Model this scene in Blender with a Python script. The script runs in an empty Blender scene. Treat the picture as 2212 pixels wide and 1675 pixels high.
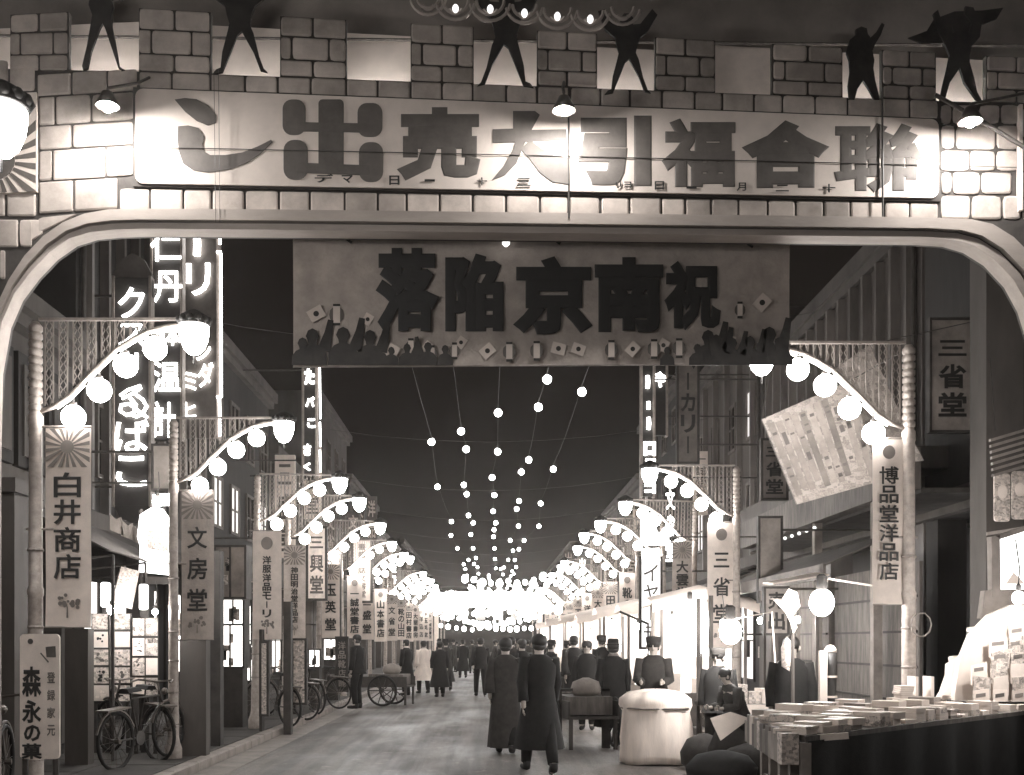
import bpy, bmesh, math, random
from mathutils import Vector, Matrix
from mathutils.geometry import tessellate_polygon
random.seed(7)
PI = math.pi
SC = bpy.context.scene
COL = SC.collection
# ---------------------------------------------------------------- camera, sky, exposure
F, U0, V0, EYE = 2372.0, 1055.0, 1388.0, 1.6       # focal length and vanishing point of the street on a 2212-wide plate
cd = bpy.data.cameras.new('camera'); cam = bpy.data.objects.new('camera', cd); COL.objects.link(cam)
cam.location = (0, 0, EYE); cam.rotation_euler = (PI/2, 0, 0)
cd.sensor_fit = 'HORIZONTAL'; cd.sensor_width = 36; cd.lens = 36*F/2212
cd.shift_x = (1106-U0)/2212; cd.shift_y = (V0-837.5)/2212
cd.clip_start = .1; cd.clip_end = 1500
SC.camera = cam
W = bpy.data.worlds.new('World'); SC.world = W; W.use_nodes = True
wn = W.node_tree; wn.nodes.clear()
wo = wn.nodes.new('ShaderNodeOutputWorld'); wb = wn.nodes.new('ShaderNodeBackground')
sk = wn.nodes.new('ShaderNodeTexSky'); sk.sky_type = 'NISHITA'; sk.sun_disc = False
sk.sun_elevation = math.radians(35); sk.sun_rotation = math.radians(200)
bw = wn.nodes.new('ShaderNodeRGBToBW'); mx = wn.nodes.new('ShaderNodeMix'); mx.data_type = 'RGBA'; mx.blend_type = 'MULTIPLY'; mx.inputs['Factor'].default_value = 1
mx.inputs['B'].default_value = (1, .82, .70, 1)
mp = wn.nodes.new('ShaderNodeMapRange'); mp.inputs['From Min'].default_value = 0; mp.inputs['From Max'].default_value = 60
mp.inputs['To Min'].default_value = .9; mp.inputs['To Max'].default_value = 1.3
wn.links.new(sk.outputs[0], bw.inputs[0]); wn.links.new(bw.outputs[0], mp.inputs['Value']); wn.links.new(mp.outputs[0], mx.inputs['A'])
wn.links.new(mx.outputs['Result'], wb.inputs['Color']); wn.links.new(wb.outputs[0], wo.inputs[0])
wb.inputs['Strength'].default_value = .008
sl = bpy.data.lights.new('fill_sun', 'SUN'); sl.energy = .03; sl.angle = math.radians(12); sl.color = (1, .95, .9)  # added weak sun that lifts the dark fronts and the hanging banner
so = bpy.data.objects.new('fill_sun', sl); COL.objects.link(so); so.rotation_euler = (math.radians(40), 0, math.radians(-20))
SC.view_settings.view_transform = 'Standard'; SC.view_settings.look = 'None'; SC.view_settings.exposure = .65; SC.view_settings.gamma = 1
SC.view_settings.use_curve_mapping = False
try:
    SC.cycles.use_denoising = True; SC.cycles.max_bounces = 5; SC.cycles.diffuse_bounces = 2; SC.cycles.glossy_bounces = 2
    SC.cycles.use_light_tree = True; SC.cycles.sample_clamp_indirect = 3
except Exception: pass

def P(u, v, D): return Vector(((u-U0)*D/F, D, EYE+(V0-v)*D/F))
def X_(u, D): return (u-U0)*D/F
def Z_(v, D): return EYE+(V0-v)*D/F

# ---------------------------------------------------------------- materials
TINT = (1.0, .86, .76)
MATS = {}
def mat(name, g, rough=.7, noise=.18, scale=6.0, bump=.0, metal=0, stretch=(1,1,1), tint=TINT, fine=0.0):
    if name in MATS: return MATS[name]
    m = bpy.data.materials.new(name); m.use_nodes = True; nt = m.node_tree; b = nt.nodes['Principled BSDF']
    b.inputs['Roughness'].default_value = rough; b.inputs['Metallic'].default_value = metal
    tc = nt.nodes.new('ShaderNodeTexCoord'); mpn = nt.nodes.new('ShaderNodeMapping'); mpn.inputs['Scale'].default_value = stretch
    nz = nt.nodes.new('ShaderNodeTexNoise'); nz.inputs['Scale'].default_value = scale; nz.inputs['Detail'].default_value = 8; nz.inputs['Roughness'].default_value = .65
    nt.links.new(tc.outputs['Object'], mpn.inputs[0]); nt.links.new(mpn.outputs[0], nz.inputs['Vector'])
    cr = nt.nodes.new('ShaderNodeMapRange'); cr.inputs['From Min'].default_value = .3; cr.inputs['From Max'].default_value = .7
    cr.inputs['To Min'].default_value = g*(1-noise*1.6); cr.inputs['To Max'].default_value = g*(1+noise*1.2)
    nt.links.new(nz.outputs['Fac'], cr.inputs['Value'])
    oi = nt.nodes.new('ShaderNodeObjectInfo'); rr_ = nt.nodes.new('ShaderNodeMapRange'); vr = .24 if 'block' in name else .12; rr_.inputs['To Min'].default_value = 1-vr; rr_.inputs['To Max'].default_value = 1+vr*.7; nt.links.new(oi.outputs['Random'], rr_.inputs['Value'])
    m2 = nt.nodes.new('ShaderNodeMath'); m2.operation = 'MULTIPLY'; nt.links.new(cr.outputs[0], m2.inputs[0]); nt.links.new(rr_.outputs[0], m2.inputs[1]); cr = m2
    mu = nt.nodes.new('ShaderNodeVectorMath'); mu.operation = 'MULTIPLY'; mu.inputs[1].default_value = tint
    nt.links.new(cr.outputs[0], mu.inputs[0]); nt.links.new(mu.outputs[0], b.inputs['Base Color'])
    if bump:
        n2 = nt.nodes.new('ShaderNodeTexNoise'); n2.inputs['Scale'].default_value = scale*8; n2.inputs['Detail'].default_value = 6
        nt.links.new(mpn.outputs[0], n2.inputs['Vector'])
        bp = nt.nodes.new('ShaderNodeBump'); bp.inputs['Strength'].default_value = bump; bp.inputs['Distance'].default_value = .02
        nt.links.new(n2.outputs['Fac'], bp.inputs['Height']); nt.links.new(bp.outputs[0], b.inputs['Normal'])
    MATS[name] = m; return m
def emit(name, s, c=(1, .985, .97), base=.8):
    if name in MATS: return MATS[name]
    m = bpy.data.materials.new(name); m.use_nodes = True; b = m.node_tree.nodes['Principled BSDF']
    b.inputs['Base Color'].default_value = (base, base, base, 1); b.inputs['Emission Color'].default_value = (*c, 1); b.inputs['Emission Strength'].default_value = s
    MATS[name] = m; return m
def printmat(name, g0, g1, scale, rough=.6, lit=0):
    """paper covered with blocks of small print"""
    m = bpy.data.materials.new(name); m.use_nodes = True; nt = m.node_tree; b = nt.nodes['Principled BSDF']; b.inputs['Roughness'].default_value = rough
    tc = nt.nodes.new('ShaderNodeTexCoord'); mpn = nt.nodes.new('ShaderNodeMapping'); mpn.inputs['Scale'].default_value = (scale, scale, scale*1.3)
    vo = nt.nodes.new('ShaderNodeTexVoronoi'); vo.distance = 'CHEBYCHEV'; vo.inputs['Scale'].default_value = 1
    nt.links.new(tc.outputs['Object'], mpn.inputs[0]); nt.links.new(mpn.outputs[0], vo.inputs['Vector'])
    nz = nt.nodes.new('ShaderNodeTexNoise'); nz.inputs['Scale'].default_value = 4; nz.inputs['Detail'].default_value = 4; nt.links.new(mpn.outputs[0], nz.inputs['Vector'])
    bwn = nt.nodes.new('ShaderNodeRGBToBW'); nt.links.new(vo.outputs['Color'], bwn.inputs[0])
    ma = nt.nodes.new('ShaderNodeMath'); ma.operation = 'MULTIPLY_ADD'; ma.inputs[1].default_value = 1.4; nt.links.new(nz.outputs['Fac'], ma.inputs[0]); nt.links.new(bwn.outputs[0], ma.inputs[2])
    cr = nt.nodes.new('ShaderNodeMapRange'); cr.inputs['From Min'].default_value = .7; cr.inputs['From Max'].default_value = 1.5; cr.inputs['To Min'].default_value = g0; cr.inputs['To Max'].default_value = g1
    nt.links.new(ma.outputs[0], cr.inputs['Value'])
    mu = nt.nodes.new('ShaderNodeVectorMath'); mu.operation = 'MULTIPLY'; mu.inputs[1].default_value = TINT
    nt.links.new(cr.outputs[0], mu.inputs[0]); nt.links.new(mu.outputs[0], b.inputs['Base Color'])
    if lit:
        nt.links.new(mu.outputs[0], b.inputs['Emission Color']); b.inputs['Emission Strength'].default_value = lit
    MATS[name] = m; return m
M_brick = mat('painted_block', .45, .95, .28, 2.2, .08)
M_joint = mat('painted_joint', .06, .9, .2, 8)
M_mould = mat('arch_moulding_paint', .40, .85, .15, 4, .1, stretch=(.3, 1, 1))
M_panel = mat('sign_cloth', .62, .8, .10, 2.5, .05)
M_letter = mat('brown_letter_paint', .11, .75, .15, 8)
M_ink = mat('black_ink', .02, .6, .1, 8)
M_back = mat('backdrop_board', .20, .85, .2, 1.5)
M_dark = mat('dark_paint', .03, .7, .2, 5)
M_fig = mat('cutout_paint', .035, .8, .3, 7)
M_cloth = mat('banner_cloth', .44, .95, .16, 5, .3)
M_cream = mat('cream_cloth', .74, .85, .08, 6, .05)
M_white = mat('white_paint', .78, .6, .06, 6)
M_pole = mat('pole_paint', .42, .5, .2, 14, .1)
M_iron = mat('dark_iron', .06, .5, .2, 10, 0)
M_lat = mat('lattice_metal', .30, .6, .2, 10)
M_sun = mat('sun_print', .20, .8, .1, 6)
M_road = mat('asphalt', .21, .62, .25, 1.2, .5)
def roadmat():
    m = bpy.data.materials.new('worn_road'); m.use_nodes = True; nt = m.node_tree; b = nt.nodes['Principled BSDF']; L = nt.links.new
    tc = nt.nodes.new('ShaderNodeTexCoord')
    def nz(scale, det, st, rough=.6):
        mp_ = nt.nodes.new('ShaderNodeMapping'); mp_.inputs['Scale'].default_value = st; L(tc.outputs['Object'], mp_.inputs[0])
        n = nt.nodes.new('ShaderNodeTexNoise'); n.inputs['Scale'].default_value = scale; n.inputs['Detail'].default_value = det; n.inputs['Roughness'].default_value = rough; L(mp_.outputs[0], n.inputs['Vector']); return n.outputs['Fac']
    def rng(v, a, b_, c, d):
        r = nt.nodes.new('ShaderNodeMapRange'); r.inputs['From Min'].default_value = a; r.inputs['From Max'].default_value = b_; r.inputs['To Min'].default_value = c; r.inputs['To Max'].default_value = d; L(v, r.inputs['Value']); return r.outputs[0]
    def mul(x, y):
        k = nt.nodes.new('ShaderNodeMath'); k.operation = 'MULTIPLY'; L(x, k.inputs[0]); L(y, k.inputs[1]); return k.outputs[0]
    patch = rng(nz(.8, 5, (1, .55, 1)), .36, .64, .82, 1.12); ruts = rng(nz(1.6, 4, (2.2, .08, 1)), .4, .62, .6, 1.15); grit = rng(nz(45, 6, (1, 1, 1), .8), .35, .65, .55, 1.45); spots = rng(nz(3.2, 6, (1, 1, 1), .75), .58, .66, 1, 1.8)
    g_ = mul(mul(patch, ruts), mul(grit, spots)); sc_ = nt.nodes.new('ShaderNodeVectorMath'); sc_.operation = 'SCALE'; sc_.inputs[0].default_value = TINT; k = nt.nodes.new('ShaderNodeMath'); k.operation = 'MULTIPLY'; k.inputs[1].default_value = .135; L(g_, k.inputs[0]); L(k.outputs[0], sc_.inputs['Scale']); L(sc_.outputs[0], b.inputs['Base Color'])
    L(rng(nz(.9, 5, (1, .4, 1)), .36, .64, .42, .68), b.inputs['Roughness'])
    bp = nt.nodes.new('ShaderNodeBump'); bp.inputs['Strength'].default_value = .5; bp.inputs['Distance'].default_value = .012; L(grit, bp.inputs['Height']); L(bp.outputs[0], b.inputs['Normal'])
    return m
M_road = roadmat()
M_walk = mat('pavement_slab', .05, .8, .25, 2, .3)
M_kerb = mat('kerb_stone', .24, .7, .2, 4, .2)
M_b1 = mat('dark_render', .03, .85, .25, 1.2, .2, stretch=(1, 1, .3))
M_b2 = mat('grey_render', .09, .85, .25, 1.2, .2, stretch=(1, 1, .3))
M_b3 = mat('tin_cladding', .12, .6, .3, 2, .1, stretch=(1, 1, .25))
M_wood = mat('weathered_wood', .13, .8, .35, 4, .2, stretch=(3, 3, .5))
M_woodd = mat('dark_wood', .05, .8, .3, 4, .1)
M_glass = mat('dark_glass', .02, .15, .2, 3)
M_awn = mat('awning_canvas', .10, .9, .2, 3, .1)
M_awnw = mat('white_canvas', .7, .9, .08, 3, .1)
M_coat = mat('dark_wool', .010, .95, .25, 12, .1)
M_coat2 = mat('grey_wool', .028, .95, .25, 12, .1)
M_coatw = mat('white_cotton', .75, .9, .10, 3, .15, stretch=(3, 3, .6))
M_skin = mat('skin', .38, .6, .08, 9)
M_hair = mat('black_hair', .02, .6, .2, 20)
M_rub = mat("rubber", .015, .8, .2, 9)
M_steel = mat('steel', .16, .4, .2, 9, 0, .6)
M_neonbd = mat('neon_board', .10, .7, .25, 3, .1)
M_neonbd2 = mat('neon_board_black', .03, .7, .25, 3)
M_globe = emit('lit_globe', 34)
M_globe_f = emit('lit_globe_far', 16)
M_tube = emit('lit_tube', 5.0)
M_bulb = emit('lit_bulb', 30)
M_flood = emit('flood_bulb', 1000)
M_foot = emit('foot_bulb', 150)
M_stallb = emit('stall_bulb', 260)
M_neon = emit('neon_glow', 6)
M_shop = emit('lit_shop_pane', 1.6, (1, .95, .9))
M_shop2 = emit('dim_shop_pane', .55, (1, .92, .86))
M_win = emit('lit_window', .5, (1, .93, .86))
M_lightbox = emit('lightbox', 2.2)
PR = [printmat('poster_print_%s' % k, a, b, s) for k, a, b, s in (('a', .05, .6, 14), ('b', .15, .75, 22), ('c', .03, .45, 9), ('d', .2, .7, 40))]
M_timetable = printmat('timetable_print', .15, .34, 16)

# ---------------------------------------------------------------- mesh builder
def ang(a, b): return Vector((math.cos(a)*b, math.sin(a)*b))
class MB:
    def __init__(s): s.v = []; s.f = []
    def add(s, vs, fs, M=None):
        o = len(s.v)
        s.v += [tuple(M @ Vector(v)) if M else tuple(v) for v in vs]; s.f += [tuple(i+o for i in f) for f in fs]; return s
    def box(s, x0, x1, y0, y1, z0, z1, M=None):
        return s.add([(x0,y0,z0),(x1,y0,z0),(x1,y1,z0),(x0,y1,z0),(x0,y0,z1),(x1,y0,z1),(x1,y1,z1),(x0,y1,z1)],
                     [(0,3,2,1),(4,5,6,7),(0,1,5,4),(1,2,6,5),(2,3,7,6),(3,0,4,7)], M)
    def prism(s, pts, y0, y1, M=None):
        """pts: (x,z) outline; solid from y0 (front) to y1"""
        a = sum(pts[i][0]*pts[(i+1) % len(pts)][1]-pts[(i+1) % len(pts)][0]*pts[i][1] for i in range(len(pts)))
        if a < 0: pts = pts[::-1]
        n = len(pts); vs = [(x, y0, z) for x, z in pts]+[(x, y1, z) for x, z in pts]
        tri = tessellate_polygon([[Vector((x, z, 0)) for x, z in pts]])
        fs = []
        for t in tri:
            (ax, az), (bx, bz), (cx, cz) = pts[t[0]], pts[t[1]], pts[t[2]]
            if (bx-ax)*(cz-az)-(cx-ax)*(bz-az) < 0: t = t[::-1]
            fs.append(tuple(t)); fs.append(tuple(i+n for i in t[::-1]))
        fs += [(i, i+n, (i+1) % n+n, (i+1) % n) for i in range(n)]
        return s.add(vs, fs, M)
    def ppoly(s, px, D, y0, y1):
        return s.prism([(X_(u, D), Z_(v, D)) for u, v in px], y0, y1)
    def tube(s, pts, r, n=6, cap=True):
        pts = [Vector(p) for p in pts]; rs = r if isinstance(r, (list, tuple)) else [r]*len(pts)
        vs = []; fs = []; up = None
        for i, p in enumerate(pts):
            t = (pts[min(i+1, len(pts)-1)]-pts[max(i-1, 0)]).normalized()
            if up is None:
                up = Vector((0, 0, 1)) if abs(t.z) < .9 else Vector((1, 0, 0))
            a = t.cross(up).normalized(); b = a.cross(t).normalized(); up = b
            for k in range(n):
                q = p+a*math.cos(2*PI*k/n)*rs[i]+b*math.sin(2*PI*k/n)*rs[i]; vs.append(tuple(q))
        for i in range(len(pts)-1):
            for k in range(n): fs.append((i*n+k, i*n+(k+1) % n, (i+1)*n+(k+1) % n, (i+1)*n+k))
        if cap: fs += [tuple(range(n))[::-1], tuple((len(pts)-1)*n+k for k in range(n))]
        return s.add(vs, fs)
    def lathe(s, prof, c=(0, 0, 0), n=14, sx=1, sy=1, M=None):
        vs = []; fs = []
        for r, z in prof:
            for k in range(n): vs.append((c[0]+math.cos(2*PI*k/n)*r*sx, c[1]+math.sin(2*PI*k/n)*r*sy, c[2]+z))
        for i in range(len(prof)-1):
            for k in range(n): fs.append((i*n+k, i*n+(k+1) % n, (i+1)*n+(k+1) % n, (i+1)*n+k))
        fs += [tuple(range(n))[::-1], tuple((len(prof)-1)*n+k for k in range(n))]
        return s.add(vs, fs, M)
    def ball(s, c, r, n=12, m=8, sz=1):
        return s.lathe([(max(r*math.sin(PI*i/m), .0005), -r*sz*math.cos(PI*i/m)) for i in range(m+1)], c, n)
    def quad(s, a, b, c, d, t=.01):
        """thin slab from four corners"""
        a, b, c, d = map(Vector, (a, b, c, d)); nrm = (b-a).cross(d-a).normalized()*t
        return s.add([a, b, c, d, a+nrm, b+nrm, c+nrm, d+nrm], [(3,2,1,0),(4,5,6,7),(0,1,5,4),(1,2,6,5),(2,3,7,6),(3,0,4,7)])
    def build(s, name, m, parent=None, smooth=False, loc=None):
        me = bpy.data.meshes.new(name); me.from_pydata(s.v, [], s.f); me.update()
        me.materials.append(m)
        if smooth: me.polygons.foreach_set('use_smooth', [True]*len(me.polygons))
        return place(name, me, parent, loc)
def place(name, me, parent=None, loc=None):
    o = bpy.data.objects.new(name, me); COL.objects.link(o)
    if parent is not None:
        o.parent = parent
        if loc is None: o.matrix_parent_inverse = WI.get(parent.name, Matrix.Identity(4))
    if loc is not None: o.location = loc
    return o
WI = {}
def root(name, loc, label, cat, group=None, rz=0, world=True):
    """Empty at a thing's base; world=True: its parts are written in world coordinates"""
    o = bpy.data.objects.new(name, None); COL.objects.link(o); o.location = loc; o.rotation_euler = (0, 0, rz); o.empty_display_size = .2
    if world: WI[o.name] = Matrix.Translation(-Vector(loc))
    tag(o, label, cat, group); return o
def tag(o, label=None, cat=None, group=None, kind=None):
    if label: o['label'] = label
    if cat: o['category'] = cat
    if group: o['group'] = group
    if kind: o['kind'] = kind
    return o
def struct(o): o['kind'] = 'structure'; return o
def stuff(o): o['kind'] = 'stuff'; return o
def dup(o, parent=None):
    c = o.copy(); COL.objects.link(c)
    if parent is not None: c.parent = parent
    for ch in list(o.children): dup(ch, c)
    return c

# ---------------------------------------------------------------- lettering
GL = {}
_fc = bpy.data.curves.new('lettering', 'FONT'); _fo = bpy.data.objects.new('lettering_source', _fc); COL.objects.link(_fo)
def glyph(ch, bold):
    k = (ch, bold)
    if k not in GL:
        _fc.body = ch; _fc.bevel_depth = bold; _fc.bevel_resolution = 1 if bold > .02 else 0; _fc.resolution_u = 2; _fc.extrude = 0 if bold else .002
        dg = bpy.context.evaluated_depsgraph_get(); dg.update()
        me = bpy.data.meshes.new_from_object(_fo.evaluated_get(dg))
        vs = [v.co.copy() for v in me.vertices]; fs = [tuple(p.vertices) for p in me.polygons]
        bpy.data.meshes.remove(me); GL[k] = (vs, fs)
    return GL[k]
def put_glyph(mb, ch, bold, x0, x1, z0, z1, y, t=.006, fit=True, shear=0):
    """ch drawn in the box x0..x1, z0..z1 on the plane y, facing -y"""
    vs, fs = glyph(ch, bold)
    if fit:
        ax, bx = min(v.x for v in vs), max(v.x for v in vs); ay, by = min(v.y for v in vs), max(v.y for v in vs)
    else: ax, bx, ay, by = 0.0, 1.0, -.12, .88
    sx = (x1-x0)/(bx-ax); sz = (z1-z0)/(by-ay); b = max(bold, .002)
    mb.add([(x0+(v.x-ax)*sx+shear*(z0+(v.y-ay)*sz), y-v.z/b*t, z0+(v.y-ay)*sz) for v in vs], fs)
def px_glyph(mb, ch, bold, u0, v0, u1, v1, D, y, t=.006):
    put_glyph(mb, ch, bold, X_(u0, D), X_(u1, D), Z_(v1, D), Z_(v0, D), y, t)
def rrect(x0, x1, z0, z1, r, n=4):
    out = []
    for cx, cz, a in ((x1-r, z1-r, 0), (x0+r, z1-r, 90), (x0+r, z0+r, 180), (x1-r, z0+r, 270)):
        for i in range(n+1):
            t = math.radians(a+90*i/n); out.append((cx+r*math.cos(t), cz+r*math.sin(t)))
    return out
def circle(cx, cz, r, n=20, e=1): return [(cx+r*math.cos(2*PI*i/n), cz+r*e*math.sin(2*PI*i/n)) for i in range(n)]
def rays(mb, cx, cz, r, x0, x1, z0, z1, n, y0, y1, duty=.5):
    def hit(a):
        dx, dz = math.cos(a), math.sin(a); t = 1e9
        if abs(dx) > 1e-6: t = min(t, ((x1 if dx > 0 else x0)-cx)/dx)
        if abs(dz) > 1e-6: t = min(t, ((z1 if dz > 0 else z0)-cz)/dz)
        return (cx+dx*t, cz+dz*t)
    for i in range(n):
        a0 = 2*PI*(i+.25)/n; a1 = a0+2*PI/n*duty
        mb.prism([(cx+r*math.cos(a0), cz+r*math.sin(a0)), hit(a0), hit(a1), (cx+r*math.cos(a1), cz+r*math.sin(a1))], y0, y1)
    mb.prism(circle(cx, cz, r*.97), y0-.001, y1)

# ================================================================ GROUND
g = MB(); g.box(-400, 400, -60, 900, -.6, -.02); struct(g.build('ground', M_walk))
g = MB()
nx = 10
for j in range(70):
    y0 = -8+j*3.0; y1 = y0+3.0
    for i in range(nx):
        xa, xb = -3.56+7.12*i/nx, -3.56+7.12*(i+1)/nx
        c = lambda x: .05*(1-(x/3.56)**2)
        g.add([(xa, y0, c(xa)), (xb, y0, c(xb)), (xb, y1, c(xb)), (xa, y1, c(xa))], [(0, 1, 2, 3)])
struct(g.build('road', M_road, smooth=True))
for s, nm in ((-1, 'pavement_left'), (1, 'pavement_right')):
    g = MB(); a, b = sorted((s*3.74, s*8.6)); g.box(a, b, -8, 200, -.015, .115); pv = struct(g.build(nm, M_joint))
    slab = MB()
    for k in range(4): pass
    me = None
    for j in range(22):
        for i in range(5):
            if me is None:
                q = MB(); q.box(-.445, .445, -.645, .645, 0, .012); me = bpy.data.meshes.new('paving_slab'); me.from_pydata(q.v, [], q.f); me.materials.append(M_walk)
            place('paving_slab', me, pv).location = (s*(3.76+.45+i*.91), 6+j*1.31+(i % 2)*.6, .115+random.uniform(-.002, .003))
    g = MB(); g.box(min(s*3.76, s*8.5), max(s*3.76, s*8.5), 36, 200, .115, .125); stuff(g.build('far_paving', M_walk, pv))
    q = MB(); q.prism([(-.09, 0), (.09, 0), (.09, .13), (.07, .145), (-.07, .145), (-.09, .13)], -.495, .495); km = bpy.data.meshes.new('kerb_stone'); km.from_pydata(q.v, [], q.f); km.materials.append(M_kerb)
    for j in range(70):
        k = place('kerb_stone', km, pv); k.location = (s*3.65, 5+j*1.0, random.uniform(-.004, .004)-.01); k.rotation_euler = (0, 0, random.uniform(-.006, .006))
# gutters / tram-like patches in the road
m = mat('concrete_gutter', .22, .6, .25, 3, .2)
g = MB(); g.box(-3.55, -3.15, 6, 120, 0, .018); struct(g.build('gutter', m))

# ================================================================ FESTIVAL ARCH
DA = 8.8
arch = root('festival_arch', (0, DA, 0), 'painted castle gateway arch of pale blocks spanning the street with battlements and long sale sign', 'arch')
ax, az = (lambda u: X_(u, DA)), (lambda v: Z_(v, DA))
base = lambda u: 155+.0368*(max(u, 300)-300)        # foot of the battlements
topl = lambda u: 18+.056*(max(u, 150)-300) if u > 300 else 18+max(0, 300-u)*.05
outer = [(-26, 760), (0, 672), (28, 612), (62, 560), (102, 518), (145, 488), (190, 470), (240, 461), (300, 459), (600, 461), (1200, 468), (2000, 478), (2090, 482), (2135, 492), (2180, 520), (2222, 562), (2262, 625), (2290, 700)]
inner = [(-8, 800), (10, 700), (36, 640), (72, 592), (112, 550), (155, 520), (200, 506), (250, 501), (310, 499), (600, 501), (1200, 508), (1990, 517), (2050, 521), (2095, 534), (2140, 562), (2185, 610), (2215, 665), (2238, 740)]
vg = V0+EYE*F/DA
poly = [(-420, 140), (300, 155), (2640, base(2640)), (2640, vg), (2268, vg), (2262, 900)]+inner[::-1]+[(-16, 900), (-16, vg), (-420, vg)]
g = MB(); g.ppoly(poly, DA, DA, DA+.16); g.build('arch_wall', M_joint, arch)
# moulding: two stepped bands round the opening
def band(A, B, y0, y1, m, name):
    n = len(A); g = MB(); vs = []
    for (a, b) in zip(A, B):
        vs += [(ax(a[0]), y0, az(a[1])), (ax(b[0]), y0, az(b[1])), (ax(b[0]), y1, az(b[1])), (ax(a[0]), y1, az(a[1]))]
    fs = []
    for i in range(n-1):
        for k in range(4): fs.append((4*i+k, 4*i+(k+1) % 4, 4*i+4+(k+1) % 4, 4*i+4+k))
    fs += [(3, 2, 1, 0), tuple(4*(n-1)+k for k in range(4))]
    g.add(vs, fs); bm = bmesh.new(); o = g.build(name, m, arch); bm.from_mesh(o.data); bmesh.ops.recalc_face_normals(bm, faces=bm.faces); bm.to_mesh(o.data); return o
mix = lambda A, B, t: [(a[0]+(b[0]-a[0])*t, a[1]+(b[1]-a[1])*t) for a, b in zip(A, B)]
O2 = [(-30, vg)]+[(-30, 1000)]+outer+[(2296, 1000), (2296, vg)]; I2 = [(-12, vg), (-12, 1000)]+inner+[(2266, 1000), (2266, vg)]
band(mix(O2, I2, .02), mix(O2, I2, .60), DA-.085, DA+.05, M_mould, 'arch_moulding')
band(mix(O2, I2, .60), mix(O2, I2, .70), DA-.03, DA+.05, M_joint, 'moulding_groove')
band(mix(O2, I2, .70), mix(O2, I2, 1.03), DA-.055, DA+.12, M_mould, 'arch_moulding')
# battlements
mer = [(-170, -30), (22, 148), (300, 455), (605, 748), (887, 1023), (1160, 1290), (1415, 1545), (1668, 1820), (1905, 2022), (2130, 2260), (2400, 2560)]
def stone(u0, u1, v00, v01, v10, v11, rr=None):
    """block with corners (u0,v00)(u1,v01)(u1,v11)(u0,v10), corners nibbled, proud of the wall"""
    q = 1.6+random.random()*1.2; u0 += q; u1 -= q; v00 += q; v01 += q; v10 -= q; v11 -= q
    r = rr if rr else random.uniform(3, 9)
    c = [(u0, v00), (u1, v01), (u1, v11), (u0, v10)]; pts = []
    for i in range(4):
        p = Vector(c[i]); a = (Vector(c[i-1])-p); b = (Vector(c[(i+1) % 4])-p); ra = min(r*random.uniform(.5, 1.3), a.length*.4); rb = min(r*random.uniform(.5, 1.3), b.length*.4)
        A = p+a.normalized()*ra; B = p+b.normalized()*rb; M_ = (A+B)/2*.42+p*.58
        pts += [tuple(A), tuple(M_), tuple(B)]
    g = MB(); D = DA; y0 = DA-.014-random.random()*.004
    pr = [(X_(u, D), Z_(v, D)) for u, v in pts]
    cx = sum(p[0] for p in pr)/12; cz = sum(p[1] for p in pr)/12
    n = 12; ins = [(cx+(x-cx)*(1-.012/max(abs(x-cx), .05) if abs(x-cx) > .05 else 1), cz+(z-cz)*(1-.012/max(abs(z-cz), .05) if abs(z-cz) > .05 else 1)) for x, z in pr]
    vs = [(x, y0, z) for x, z in ins]+[(x, y0+.006, z) for x, z in pr]+[(x, DA-.001, z) for x, z in pr]
    fs = [tuple(range(n))]+[(i+n, i, (i+1) % n, (i+1) % n+n)[::-1] for i in range(n)]+[(i+2*n, i+n, (i+1) % n+n, (i+1) % n+2*n)[::-1] for i in range(n)]
    g.add(vs, fs[:1]+[f for f in fs[1:]])
    o = g.build('block', M_brick, arch)
    bm = bmesh.new(); bm.from_mesh(o.data); bmesh.ops.recalc_face_normals(bm, faces=bm.faces)
    f = max(bm.faces, key=lambda f: f.calc_area())
    bm.normal_update()
    if f.normal.y > 0: bmesh.ops.reverse_faces(bm, faces=bm.faces)
    bm.to_mesh(o.data); return o
for k, (a, b) in enumerate(mer):
    g = MB(); g.ppoly([(a, topl(a)), (b, topl(b)), (b, base(b)+2), (a, base(a)+2)], DA, DA+.002, DA+.06); g.build('merlon', M_joint, arch)
    rows = [(0, .34), (.34, .72), (.72, 1.0)]
    cuts = [[0, .5, 1], [0, .18, .74, 1], [0, .5, 1]]
    for (r0, r1), cs in zip(rows, cuts):
        for c0, c1 in zip(cs, cs[1:]):
            u0, u1 = a+(b-a)*c0, a+(b-a)*c1; L = lambda u, r: topl(u)+(base(u)-topl(u))*r
            stone(u0, u1, L(u0, r0), L(u1, r0), L(u0, r1), L(u1, r1))
M_gap = mat('gap_panel_paint', .62, .8, .08, 3)
for (a, b), (c, d) in zip(mer, mer[1:]):
    q = 34 if b < 1400 else 16
    g = MB(); g.ppoly([(b-6, topl(b)+q-20), (c+6, topl(c)+q-20), (c+6, base(c)+14), (b-6, base(b)+14)], DA+.3, DA+.40, DA+.42); g.build('gap_panel', M_gap if b < 1300 else M_cream, arch)
sT = lambda u: 196+.0387*(u-295); sB = lambda u: 402+.0185*(u-295); mT = lambda u: 459+.011*(u-300)
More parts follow.
